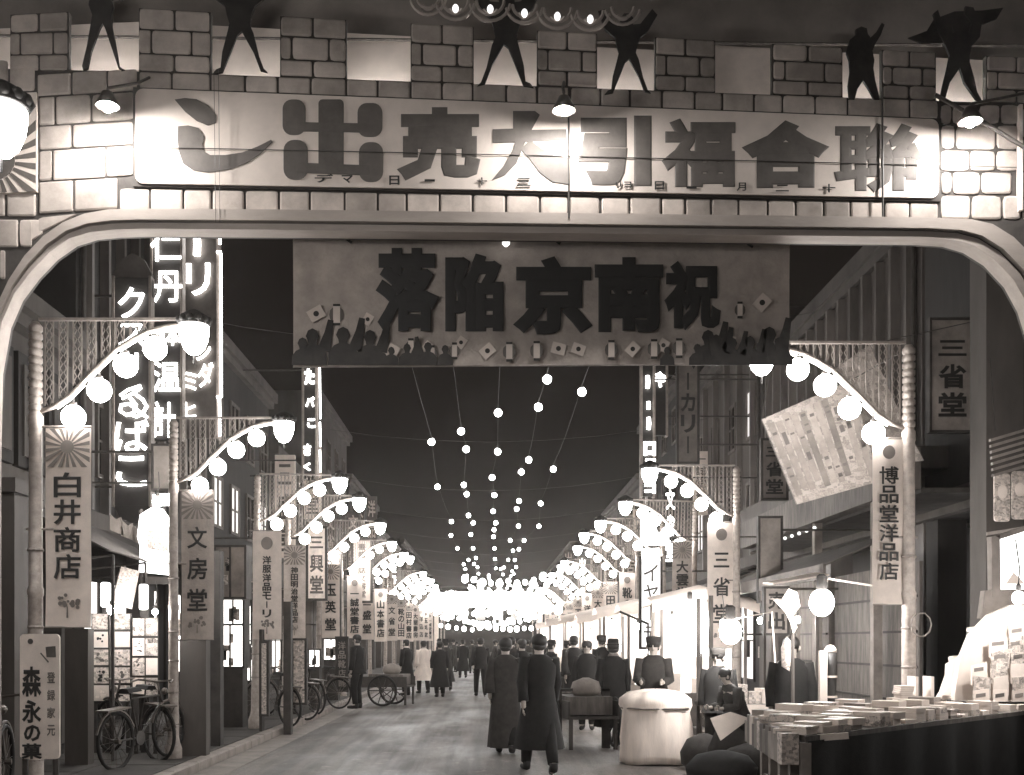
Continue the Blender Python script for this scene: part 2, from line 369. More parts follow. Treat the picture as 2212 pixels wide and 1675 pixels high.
# course above the sign, course below the sign
xs = [300, 372, 455, 530, 600, 672, 748, 816, 887, 955, 1021, 1093, 1160, 1232, 1297, 1360, 1430, 1500, 1560, 1628, 1690, 1760, 1830, 1905, 1964, 2026]
for a, b in zip(xs, xs[1:]): stone(a, b, base(a), base(b), sT(a)-1, sT(b)-1)
xs = [258, 325, 397, 458, 530, 603, 670, 745, 816, 879, 950, 1021, 1093, 1166, 1228, 1297, 1360, 1428, 1480, 1536, 1594, 1658, 1718, 1779, 1836, 1910, 1964, 2026]
for a, b in zip(xs, xs[1:]): stone(a, b, max(sB(a), 402)+5, sB(b)+5, mT(a), mT(b))
L_rows = [(157, 207, [80, 156, 232, 298]), (207, 270, [84, 120, 198, 292]), (270, 323, [84, 156, 290]), (323, 390, [84, 114, 229, 290]), (390, 460, [84, 160, 256])]
for v0, v1, us in L_rows:
    for a, b in zip(us, us[1:]): stone(a, b, v0+(150-a)*.06, v0+(150-b)*.06, v1+(150-a)*.06, v1+(150-b)*.06)
for v0, v1, us in [(130, 200, [-60, 20, 78]), (418, 470, [-60, 14, 80]), (474, 537, [-60, 42, 72]), (540, 606, [-90, 0, 14]), (610, 680, [-120, -20])]:
    for a, b in zip(us, us[1:]): stone(a, b, v0, v0, v1, v1)
stone(80, 168, 470, 462, 508, 468)
stone(44, 96, 474, 474, 537, 508)
R_rows = [(226, 270, [2030, 2055, 2112, 2160, 2200]), (270, 325, [2030, 2063, 2150, 2200]), (325, 371, [2030, 2094, 2150, 2200]), (371, 422, [2030, 2056, 2117, 2186]), (422, 476, [2030, 2096, 2164, 2206])]
for v0, v1, us in R_rows:
    for a, b in zip(us, us[1:]): stone(a, b, v0, v0+1, v1, v1+1, 13)
for v0, v1 in [(232, 300), (300, 370), (370, 430), (430, 478), (482, 560), (560, 640)]:
    stone(2206 if v0 < 480 else 2240, 2290, v0, v0, v1, v1, 10); stone(2290, 2360, v0, v0, v1, v1, 10)
# upright trim strip at the right tower
g = MB(); g.ppoly([(2196, 232), (2203, 232), (2203, 460), (2196, 460)], DA, DA-.05, DA-.002); g.build('trim_strip', M_white, arch)
# long sale sign
def skewrr(u0, u1, ft, fb, r, n=5):
    pts = []
    for cu, cvf, sg, a in ((u1-r, ft, 1, 0), (u0+r, ft, 1, 90), (u0+r, fb, -1, 180), (u1-r, fb, -1, 270)):
        for i in range(n+1):
            t = math.radians(a+90*i/n); pts.append((cu+r*math.cos(t), cvf(cu)+sg*r-r*math.sin(t)))
    return pts
g = MB(); g.ppoly([(290, sT(290)-3), (2030, sT(2030)-3), (2030, sB(2030)+4), (290, sB(290)+4)], DA, DA-.03, DA-.002); fr = g.build('sign_frame', M_joint, arch)
g = MB(); g.ppoly(skewrr(296, 2023, lambda u: sT(u)+1, lambda u: sB(u)-1, 17), DA, DA-.045, DA-.031); sg_ = g.build('sign_panel', M_panel, arch)
chars = [('し', 388, 224, 588, 384), ('出', 612, 222, 832, 396), ('売', 856, 234, 1040, 402), ('大', 1065, 250, 1226, 406), ('引', 1245, 252, 1408, 414), ('福', 1425, 258, 1588, 416), ('合', 1597, 262, 1790, 418), ('聯', 1795, 268, 1990, 428)]
BOLD = {'し': .09, '出': .075, '売': .06, '大': .085, '引': .075, '福': .05, '合': .07, '聯': .036}
def cpx(L): return [(900*0+x*.3631, y*.3631) for x, y in L]
g = MB(); g.ppoly(cpx([(1050, 612), (1110, 603), (1180, 610), (1250, 648), (1296, 705), (1292, 750), (1245, 765), (1180, 737), (1110, 682)]), DA, DA-.052, DA-.044); tag(g.build('letter', M_letter, sg_), 'upper leaf-shaped stroke of the character し')
g = MB(); g.ppoly(cpx([(1070, 770), (1130, 765), (1190, 780), (1225, 830), (1215, 880), (1225, 920), (1260, 940), (1350, 940), (1450, 925), (1540, 890), (1620, 850), (1630, 862), (1560, 930), (1480, 985), (1380, 1022), (1250, 1042), (1160, 1030), (1100, 990), (1075, 920), (1066, 850)]), DA, DA-.052, DA-.044); tag(g.build('letter', M_letter, sg_), 'sweeping hook stroke of the character し')
def strokes(name, polys):
    for k, L in enumerate(polys): g = MB(); g.ppoly(L, DA, DA-.052-.0006*k, DA-.044); tag(g.build('letter_stroke', M_letter, sg_), 'brush stroke of the character '+name)
pr_ = lambda u0, u1, v0, v1, r: [(x, -z) for x, z in rrect(u0, u1, -v1, -v0, r, 5)]
strokes('出', [pr_(613, 662, 222, 298, 20), pr_(615, 667, 309, 394, 22), pr_(690, 744, 222, 379, 9), pr_(774, 827, 230, 302, 20), pr_(777, 829, 314, 399, 22), [(645, 271), (800, 274), (800, 293), (645, 290)], [(645, 358), (800, 364), (800, 385), (645, 379)]])
c2 = lambda L: [(723+x*.3631, y*.3631) for x, y in L]
strokes('大', [c2([(1060, 680), (1190, 680), (1218, 702), (1165, 800), (1125, 880), (1080, 990), (1010, 1060), (935, 1088), (1005, 1005), (1058, 910), (1072, 866), (940, 868), (940, 788), (1060, 784)]),
               c2([(1105, 905), (1160, 850), (1225, 900), (1300, 940), (1385, 958), (1385, 1112), (1290, 1098), (1215, 1040), (1160, 965)]), c2([(1140, 792), (1375, 788), (1375, 850), (1120, 862)])])
for ch, a, b, c, d in [q for q in chars[1:] if q[0] not in '出大']:
    g = MB(); px_glyph(g, ch, BOLD[ch], a+2, b+4, c-2, d-6, DA, DA-.046, .006)
    tag(g.build('letter', M_letter, sg_), 'large brown character %s' % ch)
g = MB()
for ch, a, b, c, d in [('デ', 682, 383, 722, 401), ('マ', 740, 385, 764, 402), ('日', 842, 386, 864, 406), ('一', 918, 394, 940, 399), ('十', 1030, 390, 1052, 407), ('三', 1116, 391, 1146, 409),
                       ('リ', 1328, 400, 1340, 413), ('ヨ', 1346, 399, 1362, 413), ('日', 1412, 398, 1432, 416), ('一', 1480, 409, 1502, 414), ('月', 1588, 401, 1608, 419), ('二', 1672, 406, 1700, 420), ('十', 1772, 404, 1800, 422)]:
    px_glyph(g, ch, .022, a, b, c, d, DA, DA-.056, .003)
g.build('date_lettering', M_ink, sg_)
g = MB()
g.tube([P(1228, 190, DA-.08), P(1228, 330, DA-.07), P(1229, 470, DA-.09)], .008); g.tube([P(462, 150, DA-.10), P(466, 480, DA-.10)], .002); g.tube([P(472, 150, DA-.10), P(475, 480, DA-.10)], .002)
g.tube([P(296, 318, DA-.06), P(1200, 337, DA-.06), P(2196, 362, DA-.06)], .0035); g.tube([P(1906, 190, DA-.07), P(1907, 470, DA-.07)], .008)
g.build('cable', M_iron, arch)
# left tower: rising sun shield
g = MB(); g.ppoly([(-60, 212), (83, 205), (83, 418), (-60, 425)], DA, DA-.04, DA-.002); sp = g.build('sun_shield', M_panel, arch)
g = MB(); rays(g, ax(-5), az(352), .16, ax(-58), ax(82), az(420), az(212), 22, DA-.045, DA-.039); g.build('sun_rays', M_letter, sp)
# backdrop above, ornament and warriors
g = MB(); g.ppoly([(-420, -120), (2700, -120), (2700, base(2700)+30), (-420, base(0)+30)], DA+.45, DA+.45, DA+.49); g.build('backdrop_board', M_back, arch)
g = MB()
for i in range(14):
    u = -200+i*200; g.tube([P(u, -100, DA+.5), P(u, 500, DA+.5)], .04); 
g.tube([(ax(-400), DA+.3, az(30)), (ax(2700), DA+.3, az(60))], .012); g.build('scaffold_poles', M_wood, arch)
g = MB(); g2 = MB()
for u, v, r in [(984, 15, 22), (1059, 16, 24), (1133, 25, 20), (1204, 32, 24), (1275, 38, 22), (925, 8, 18), (1345, 30, 18)]:
    c = P(u, v, DA-.03)
    for rr, a0, a1 in ((r+6, 180, 360), (r*.55+3, 200, 340), (r+20, 190, 350)):
        pts = [P(u+rr*math.cos(math.radians(a0+(a1-a0)*i/10)), v-(14 if rr > r else 0)-rr*math.sin(math.radians(a0+(a1-a0)*i/10)), DA-.03) for i in range(11)]
        g.tube(pts, .014, 5)
for u, v, r in [(984, 15, 22), (1059, 16, 24), (1133, 25, 20), (1204, 32, 24), (1275, 38, 22)]:
    b_ = MB(); b_.ball(P(u, v+4, DA-.05), .026, 10, 6, 1.3); b_.build('ornament_bulb', emit('soft_bulb', 1.0), arch, True)
g.ppoly([(880, -30), (1400, -30), (1400, -4), (880, -4)], DA, DA-.04, DA); g.build('scroll_ornament', M_mould, arch)
def cutout(pts, cu, cv, s=1.0, mirror=False):
    g = MB(); pp = [((cu+(-x if mirror else x)*s), cv-y*s) for x, y in pts]
    g.ppoly(pp, DA, DA-.03, DA-.005); o = g.build('warrior_cutout', M_fig, arch)
W1 = [(-38, 0), (-28, 3), (-20, 40), (-2, 88), (4, 100), (10, 88), (26, 40), (38, 4), (52, 0), (44, -2), (50, 0), (40, 8), (32, 55), (24, 95), (24, 118), (28, 135), (24, 150), (32, 165), (44, 150), (52, 160), (38, 185), (14, 190), (14, 202), (8, 214), (-4, 214), (-10, 202), (-8, 190), (-32, 182), (-60, 200), (-66, 190), (-34, 162), (-22, 160), (-26, 140), (-18, 118), (-22, 95), (-30, 50), (-40, 8)]
W2 = [(-62, 0), (-46, 4), (-30, 46), (-4, 92), (6, 84), (22, 44), (40, 0), (62, -4), (54, 6), (44, 10), (40, 46), (28, 92), (24, 110), (30, 130), (34, 150), (60, 170), (80, 220), (60, 226), (34, 186), (20, 184), (20, 200), (10, 214), (-6, 214), (-16, 200), (-14, 184), (-34, 186), (-66, 226), (-80, 210), (-52, 164), (-34, 150), (-26, 128), (-22, 108), (-30, 90), (-42, 40), (-54, 8)]
W3 = [(-44, 0), (-32, 4), (-22, 40), (0, 72), (4, 60), (10, 40), (36, 4), (46, 0), (50, -2), (38, 20), (32, 50), (22, 84), (22, 100), (26, 120), (44, 140), (48, 170), (40, 180), (30, 205), (12, 208), (10, 190), (26, 172), (20, 150), (12, 150), (12, 165), (4, 172), (-10, 172), (-16, 165), (-14, 150), (-26, 148), (-40, 175), (-48, 200), (-58, 192), (-46, 150), (-30, 118), (-22, 100), (-28, 70), (-38, 30)]
W4 = [(-14, 0), (-8, 22), (4, 40), (16, 22), (28, 0), (40, 0), (30, 40), (26, 66), (28, 84), (24, 104), (30, 118), (42, 138), (50, 160), (44, 164), (32, 144), (20, 132), (14, 140), (12, 152), (0, 156), (-12, 150), (-12, 138), (-24, 128), (-32, 100), (-26, 84), (-24, 60), (-28, 30), (-26, 0)]
cutout(W1, 220, 155); cutout(W2, 520, 160, .95, True); cutout(W2, 1092, 190, .98); cutout(W2, 1355, 205, .8, True); cutout(W4, 1858, 218, 1.0); cutout(W3, 2070, 222, .98)
# stone held over the head of the last warrior
g = MB(); g.ppoly([(1960, 85), (2000, 70), (2015, 45), (2060, 28), (2120, 26), (2165, 20), (2150, 45), (2110, 60), (2095, 92), (2060, 86), (2030, 98), (1990, 96)], DA, DA-.02, DA-.004); g.build('carried_rock_cutout', M_fig, arch)
g = MB()
gapb = [(225, 1), (455+75, .5), (815, .7), (1092, .6), (1352, .6), (1605, 0), (1862, .5), (2075, .6), (-10, .5)]
for u, k in gapb:
    if k: 
        for du in (-38, 38): g.ball((ax(u+du), DA+.24, az(base(u))-.03), .022*math.sqrt(k)+.004, 8, 6)
g.build('footlight_bulb', M_foot, arch)

# floodlights on arms in front of the arch face
def flood(u, v, lab, arm, hot):
    c = P(u, v, DA-.42); r = root('floodlight', c, lab, 'floodlight', 'floodlights on the arch')
    g = MB(); g.lathe([(.02, .11), (.04, .10), (.065, .05), (.095, -.005), (.09, -.01), (.055, .045), (.03, .09)], c, 16); g.build('reflector', M_steel, r, True)
    b = MB(); b.ball(c+Vector((0, 0, -.0)), .042*hot, 10, 7, 1.2); b.build('bulb', M_flood, r, True)
    a = MB(); a.tube([Vector(c)+Vector((0, 0, .13)), Vector(c)+Vector((arm*.2, .1, .22)), P(u+arm*90, v-60, DA-.03)], .012); a.build('bracket_arm', M_iron, r)
flood(1218, 238, 'small floodlight over the middle of the long sale sign on the arch', 0, .8)
flood(232, 228, 'small floodlight glaring on the blocks left of the sale sign', 1, 1.05)
flood(2096, 262, 'small floodlight glaring on the rounded stones right of the sale sign', 1.3, .95)
g = MB(); g.tube([P(2020, 205, DA-.2), P(2120, 262, DA-.22), P(2212, 318, DA-.25), P(2330, 400, DA-.25)], .016); g.build('diagonal_arm', M_iron, arch)

# ================================================================ HANGING CLOTH BANNER
DB = 9.15
ban = root('celebration_banner', P(1169, 510, DB), 'wide grey cloth banner with five black characters and crowd silhouettes hanging under the arch', 'banner')
g = MB(); NX, NZ = 48, 12
for j in range(NZ+1):
    for i in range(NX+1):
        u = 633+(1706-633)*i/NX; v0 = 515+6*i/NX; v1 = 793-6*i/NX; v = v0+(v1-v0)*j/NZ
        g.v.append(tuple(P(u, v, DB)+Vector((0, .022*math.sin(i*.55+j*.15)*(j/NZ)+.006*math.sin(i*1.7+j*.4), 0))))
for j in range(NZ):
    for i in range(NX): g.f.append((j*(NX+1)+i, (j+1)*(NX+1)+i, (j+1)*(NX+1)+i+1, j*(NX+1)+i+1))
cl = g.build('banner_cloth', M_cloth, ban, True)
bx, bz = (lambda u: X_(u, DB)), (lambda v: Z_(v, DB))
g = MB(); g.tube([P(560, 508, DB-.02), P(1760, 516, DB-.02)], .022, 8); g.build('top_rail', M_dark, ban)
g = MB(); g.tube([P(633, 793, DB-.01), P(1706, 787, DB-.01)], .007, 6); g.build('bottom_rod', M_lat, ban)
for ch, a, b, c, d in [('落', 812, 538, 950, 722), ('陥', 962, 550, 1088, 718), ('京', 1108, 556, 1280, 724), ('南', 1284, 558, 1432, 720), ('祝', 1434, 566, 1556, 716)]:
    g = MB(); px_glyph(g, ch, .055, a, b, c, d, DB, DB-.024, .004); tag(g.build('letter', M_ink, cl), 'black character %s' % ch)
def flag(u, v, s, rot, stick=True):
    g = MB(); a = math.radians(rot)
    pts = [(x*math.cos(a)-y*math.sin(a), x*math.sin(a)+y*math.cos(a)) for x, y in ((-s, -s*.8), (s, -s*.8), (s, s*.8), (-s, s*.8))]
    g.ppoly([(u+x, v-y) for x, y in pts], DB, DB-.0255, DB-.021); F1.append(g)
    h = MB(); h.prism(circle(bx(u), bz(v), s*.36*DB/F, 14), DB-.027, DB-.0252); F2.append(h)
F1 = []; F2 = []; F3 = []
def lantern(u, v, s, rot=0):
    g = MB(); w = s*.42; g.ppoly([(u-w, v-s), (u+w, v-s), (u+w, v+s), (u-w, v+s)], DB, DB-.0275, DB-.021); F1.append(g)
    h = MB()
    for sg in (-1, 1): h.ppoly([(u+sg*w, v-s*.9), (u+sg*w*1.9, v-s*.5), (u+sg*w*2.1, v), (u+sg*w*1.9, v+s*.5), (u+sg*w, v+s*.9)], DB, DB-.0262, DB-.0222)
    F3.append(h)
    k = MB(); k.ppoly([(u-w, v-s-5), (u+w, v-s-5), (u+w, v-s), (u-w, v-s)], DB, DB-.028, DB-.021); k.ppoly([(u-w, v+s), (u+w, v+s), (u+w, v+s+5), (u-w, v+s+5)], DB, DB-.028, DB-.021); F2.append(k)
flag(684, 680, 17, 30); lantern(728, 682, 18); flag(795, 692, 12, 60); flag(848, 762, 15, 62); lantern(888, 752, 14); flag(923, 752, 12, 50); lantern(934, 765, 12); flag(996, 742, 12, 55); lantern(982, 760, 13)
flag(1053, 760, 15, 40); lantern(1100, 762, 16); lantern(1159, 760, 16); flag(1206, 755, 15, -15); flag(1249, 756, 14, -20); lantern(1320, 758, 16); flag(1366, 756, 14, 50); lantern(1412, 756, 16); flag(1432, 748, 13, 60); lantern(1466, 754, 16)
flag(1645, 656, 17, 48); lantern(1597, 672, 13); flag(1575, 740, 13, 70); flag(1665, 735, 10, 60)
def join(L, name, m):
    for q in L: q.build(name, m, cl)
join(F1, 'painted_flag', M_panel); join(F3, 'lantern_side', M_letter); join(F2, 'painted_disc', M_fig)
def crowdfig(u, s, arm, v=791, y=0):
    g = MB(); P_ = [(-26, 0), (26, 0), (25, 22), (16, 34), (7, 38), (8, 44), (12, 52), (8, 62), (0, 66), (-8, 62), (-12, 52), (-8, 44), (-7, 38), (-16, 34), (-25, 22)]
    g.ppoly([(u+x*s, v-z*s) for x, z in P_], DB, DB-.030-y, DB-.0285)
    if arm: g.ppoly([(u+arm*20*s, v-26*s), (u+arm*12*s, v-36*s), (u+arm*22*s, v-60*s), (u+arm*28*s, v-82*s), (u+arm*38*s, v-80*s), (u+arm*36*s, v-60*s), (u+arm*32*s, v-22*s)], DB, DB-.031-y, DB-.0287)
    return g
G = [crowdfig(676, 1.2, 1), crowdfig(742, 1.25, 1, y=.001), crowdfig(800, 1.15, 1, y=.002), crowdfig(846, .6, 0, y=.003), crowdfig(880, .7, 1, y=.004), crowdfig(925, .75, -1, y=.005), crowdfig(962, .65, 0, y=.006), crowdfig(900, .5, 0, y=.007), crowdfig(1440, .6, 0, y=.001), crowdfig(1528, 1.15, 1, y=.002), crowdfig(1580, .9, 1, y=.003), crowdfig(1618, .95, 1, y=.004), crowdfig(1660, 1.25, 1, y=.005), crowdfig(1505, .7, 1, y=.0012), crowdfig(1690, .8, 0, y=.0066), crowdfig(655, .9, 0, y=.0035), crowdfig(822, .7, 0, y=.0044), crowdfig(1545, 1.0, 1, y=.0052), crowdfig(1638, .75, 0, y=.0078), crowdfig(1560, .8, -1, y=.0062), crowdfig(1680, .9, 0, y=.0072)]
join(G, 'crowd_silhouette', M_fig)
g = MB()
for u, v in ((746, 503), (1196, 505), (1612, 512)):
    g.tube([P(u-8, v-10, DB-.04), P(u, v+12, DB-.04), P(u+14, v+22, DB-.03)], .012); g.ball(P(u, v-4, DB-.04), .03, 8, 6)
g.build('tied_cord', M_dark, ban)
hb = root('hanging_bulb', P(1093, 505, DB-.12), 'small white bulb in its holder hanging under the middle of the arch', 'light bulb')
g = MB(); g.lathe([(.018, .03), (.018, 0), (.03, -.03), (.032, -.06), (.012, -.08)], P(1093, 512, DB-.12), 10); g.build('bulb', emit('soft_bulb2', 1.2), hb, True)
g = MB(); g.tube([P(1093, 490, DB-.12), P(1093, 506, DB-.12)], .012); g.build('holder', M_dark, hb)

# ================================================================ STREET LAMPS
def make_lamp():
    """arm points to +x, origin at the foot of the pole"""
    r = root('street_lamp', (0, 0, 0), '', 'street lamp', world=False)
    g = MB(); g.lathe([(.11, 0), (.11, .25), (.085, .32), (.07, .4), (.062, 2.0), (.07, 2.02), (.07, 2.07), (.06, 2.09), (.055, 3.5), (.065, 3.52), (.065, 3.6), (.05, 3.62), (.05, 3.64)], n=12); g.build('pole', M_pole, r, True)
    g = MB()
    pr = []
    for i in range(11):
        z = 3.64+i*.07; pr += [(.048, z), (.060, z+.012), (.060, z+.05), (.048, z+.062)]
    g.lathe(pr+[(.03, 4.43)], n=12); g.build('ribbed_sleeve', M_pole, r, True)
    g = MB()
    for i, z in enumerate((.55, .95, 1.35, 1.72, 2.4)): g = MB(); g.lathe([(.066, 0), (.075, .015), (.066, .03)], (0, 0, z), 10); g.build('pole_ring', M_lat, r)
    g = MB(); g.tube([(-.085, 0, 2.6), (.16, 0, 2.6)], .012, 6); g.build('climbing_peg', M_lat, r)
    g = MB(); g.box(.03, 1.30, -.015, .015, 4.44, 4.465); g.build('top_bar', M_lat, r)
    cv = [(.04, 3.64), (.17, 3.685), (.30, 3.775), (.44, 3.92), (.58, 4.06), (.72, 4.19), (.86, 4.28), (1.0, 4.345), (1.14, 4.385), (1.28, 4.405), (1.40, 4.41)]
    g = MB(); g.tube([(x, 0, z) for x, z in cv], .021, 7); g.build('curved_arm', M_lat, r, True)
    for a, b in ((1, 3), (3, 5), (5, 7), (7, 10)):
        seg = [Vector((cv[i][0], 0, cv[i][1])) for i in range(a, b+1)]; seg[0] = seg[0].lerp(seg[1], .12); seg[-1] = seg[-1].lerp(seg[-2], .12)
        g = MB(); g.tube([p+Vector((.012, -.012, -.03)) for p in seg], .011, 6); g.build('tube_light', M_tube, r, True)
    def zc(x):
        for (x0, z0), (x1, z1) in zip(cv, cv[1:]):
            if x0 <= x <= x1: return z0+(z1-z0)*(x-x0)/(x1-x0)
        return 4.4
    for i in range(8):
        g = MB(); x = .12+i*.125; z1 = 4.435; z0 = zc(x)+.02; n = max(1, int((z1-z0)/.075))
        for k in range(n):
            a = z0+(z1-z0)*k/n; b = z0+(z1-z0)*(k+1)/n; c = (a+b)/2
            for sg in (-1, 1): g.quad((x+sg*.012, -.003, a), (x+sg*.034, -.003, c), (x+sg*.024, -.003, c), (x+sg*.004, -.003, a), .006); g.quad((x+sg*.034, -.003, c), (x+sg*.012, -.003, b), (x+sg*.004, -.003, b), (x+sg*.024, -.003, c), .006)
        for sg in (-1, 1): g.box(x+sg*.036-.006, x+sg*.036+.006, -.005, .005, z0, z1)
        g.build('chain_strip', M_lat, r)
    for x, z in ((.335, 3.60), (.564, 3.835), (.797, 4.055), (1.055, 4.205)):
        g = MB(); g.ball((x, 0, z-.01), .105, 18, 12); o = g.build('globe', M_globe, r, True)
        g = MB(); g.lathe([(.008, .19), (.008, .12), (.03, .115), (.035, .085)], (x, 0, z), 8); g.build('globe_cap', M_iron, o)
    g = MB(); g.lathe([(.005, -.155), (.05, -.14), (.09, -.095), (.12, -.02), (.13, .05), (.128, .10), (.11, .105)], (1.40, 0, 4.29), 18); o = g.build('tip_shade', M_globe, r, True)
    g = MB(); pr = [(.10, .105), (.14, .11), (.145, .14), (.12, .19), (.05, .235), (.02, .25)]; g.lathe(pr, (1.40, 0, 4.29), 16)
    for k in range(12):
        a = 2*PI*k/12; g.ball((1.40+.13*math.cos(a), .13*math.sin(a), 4.29+.15), .034, 6, 5)
    g.build('crown_cap', M_dark, r, True)
    g = MB(); g.tube([(1.40, 0, 4.14), (1.40, 0, 4.06)], .008); g.build('finial', M_dark, r)
    return r
ordn = ['first', 'second', 'third', 'fourth', 'fifth', 'sixth', 'seventh', 'eighth', 'ninth', 'tenth', 'eleventh', 'twelfth', 'thirteenth', 'fourteenth', 'fifteenth', 'sixteenth', 'seventeenth', 'eighteenth', 'nineteenth', 'twentieth', 'twenty-first', 'twenty-second', 'twenty-third', 'twenty-fourth']
lamp0 = make_lamp()
LD = [5.75, 9.7, 13.95, 18.4, 21.4, 25.7, 30.3, 33.4, 37.6, 42, 46.5, 51, 55.5, 60, 64.5, 69, 74, 79, 85, 92, 100]
RD = [-6.8, 10.45, 17.7, 21.2, 24.8, 29.2, 33.2, 37, 41, 45.2, 49.5, 54, 58.5, 63, 67.5, 72, 77, 83, 90, 98]
lamps = []
for s, DD in ((-1, LD), (1, RD)):
    for i, D in enumerate(DD):
        o = lamp0 if not lamps else dup(lamp0)
        X = s*4.0
        if D == 5.75: X = -3.95
        o.location = (X, D, 0); jr = random.Random(i*7+s); q = .0 if i < 3 else 1.0; o.location.y += q*jr.uniform(-.5, .5); o.location.z = q*jr.uniform(-.10, .10); o.rotation_euler = (0, q*jr.uniform(-.02, .02), (0 if s < 0 else PI)+(.3*q+.02)*jr.uniform(-.25, .25))
        o['group'] = 'lamps lining the street'
        side = 'left' if s < 0 else 'right'
        if i == 0: o['label'] = 'left-hand street lamp standing in front of the arch, nearest the viewer' if s < 0 else 'right-hand street lamp well behind the viewer, out of the picture'
        else: o['label'] = '%s street lamp beyond the arch on the %s, globes on a curved arm' % (ordn[i-1], side)
        lamps.append((s, i, D, o))
for s, D, w_ in ((-1, 1.4, 'just behind the viewer'), (-1, -2.8, 'a few steps behind the viewer'), (-1, -7, 'farthest behind the viewer')):
    o = dup(lamp0); o.location = (s*4.0, D, 0); o.rotation_euler = (0, 0, 0 if s < 0 else PI); o['group'] = 'lamps lining the street'; o['label'] = '%s street lamp %s, out of the picture' % ('left' if s < 0 else 'right', w_)
# shop banners on the lamp poles
BN_L = {1: ('sun', '白井商店', 925, 1355, 98, 197, .62), 2: ('sun', '文房堂', 1062, 1382, 392, 462, .3), 3: ('disc', '洋服洋品モーリ', 1148, 1382, 546, 608, .6), 4: ('sun', '神田明治堂洋品店', 1180, 1382, 613, 660, .3)}
BN_R = {1: ('disc', '博品堂洋品店', 950, 1306, 1885, 1952, .66), 2: ('disc', '三省堂', 1130, 1400, 1528, 1588, .5), 3: ('sun', '大雲堂書店', 1170, 1385, 1452, 1495, .3)}
names = ['文省堂', '玉英堂', '靴の山田', '一誠堂書店', '田村書店', '三盛堂', '大屋書房', '山本書店', '洋品店']
for s, i, D, o in lamps:
    if i == 0 or D > 70: continue
    spec = (BN_L if s < 0 else BN_R).get(i)
    rnd = random.Random(i*3+s)
    if spec: style, text, v0, v1, u0, u1, gg = spec; x0, x1 = X_(u0, D), X_(u1, D); z1, z0 = Z_(v0, D), Z_(v1, D)
    else:
        style = rnd.choice(['sun', 'disc']); text = names[(i*2+(s > 0)) % len(names)]
        if s < 0: x0, x1 = -3.90, -3.48
        else: x0, x1 = 3.48, 3.90
        z1 = 3.46-rnd.random()*.05; z0 = 1.62+rnd.random()*.1
    y = D
    r = root('shop_banner', ((x0+x1)/2, y, z0), 'vertical cloth shop banner reading %s on the %s %s lamp pole beyond the arch' % (text, ordn[i-1], 'left' if s < 0 else 'right'), 'banner', 'shop banners on the lamp poles')
    g = MB(); n = 10
    for j in range(n+1):
        for k in range(4):
            g.v.append((x0+(x1-x0)*k/3, y+.012*math.sin(j*.9+i)*(j/n)+.006*math.sin(k*1.7+i), z1+(z0-z1)*j/n))
    for j in range(n):
        for k in range(3): g.f.append((j*4+k, (j+1)*4+k, (j+1)*4+k+1, j*4+k+1))
    cloth = g.build('cloth', M_cream if (spec is None or spec[6] > .4) else M_cloth, r, True)
    g = MB(); g.tube([(x0-.06 if s < 0 else x0, y, z1+.012), (x1 if s < 0 else x1+.06, y, z1+.012)], .010); g.tube([(x0, y, z0), (x1, y, z0)], .008); g.build('rod', M_lat, r)
    w = x1-x0; g = MB(); cx = (x0+x1)/2
    if style == 'sun': rays(g, cx, z1-w*.42, w*.15, x0+.005, x1-.005, z1-w*.86, z1-.01, 18, y-.026, y-.022); zt = z1-w*.95
    else: g.prism(circle(cx, z1-w*.42, w*.20, 22, 1.1), y-.026, y-.022); zt = z1-w*.85
    g.build('sun_emblem', M_sun, cloth)
    zb = z0+(w*.75 if i <= 4 else w*.3)
    if s < 0 and i == 1: zb = z0+w*1.02
    n = len(text); cell = (zt-zb)/n; cw = min(w*.62, cell*1.0)
    g = MB()
    for k, ch in enumerate(text):
        zc_ = zt-cell*(k+.5); hh = min(cell*.46, cw*.6 if n > 4 else cell*.46); hh = min(hh, cw*.55)
        if ch == 'ー': put_glyph(g, '一', .012, cx-.02*w, cx+.02*w, zc_-hh*.8, zc_+hh*.8, y-.024, .003)
        else: put_glyph(g, ch, .018 if i < 3 else .028, cx-cw/2, cx+cw/2, zc_-hh, zc_+hh, y-.024, .003, ch not in '一三')
    g.build('lettering', M_ink, cloth)
    if s < 0 and i <= 4 or s > 0 and i == 2:   # small printed leaf emblem at the foot
        g = MB(); rr = random.Random(i); c = (cx, z0+w*.45)
        for k in range(16):
            a = rr.uniform(-.2, PI+.2); q = rr.uniform(.05, .26)*w; g.prism(circle(c[0]+q*math.cos(a)*1.0, c[1]+q*math.sin(a), w*rr.uniform(.03, .06), 7), y-.0255-k*.0001, y-.023)
        g.prism([(c[0]-w*.02, c[1]-w*.25), (c[0]+w*.02, c[1]-w*.25), (c[0]+w*.01, c[1]), (c[0]-w*.01, c[1])], y-.025, y-.023)
        g.build('leaf_emblem', M_sun, cloth)

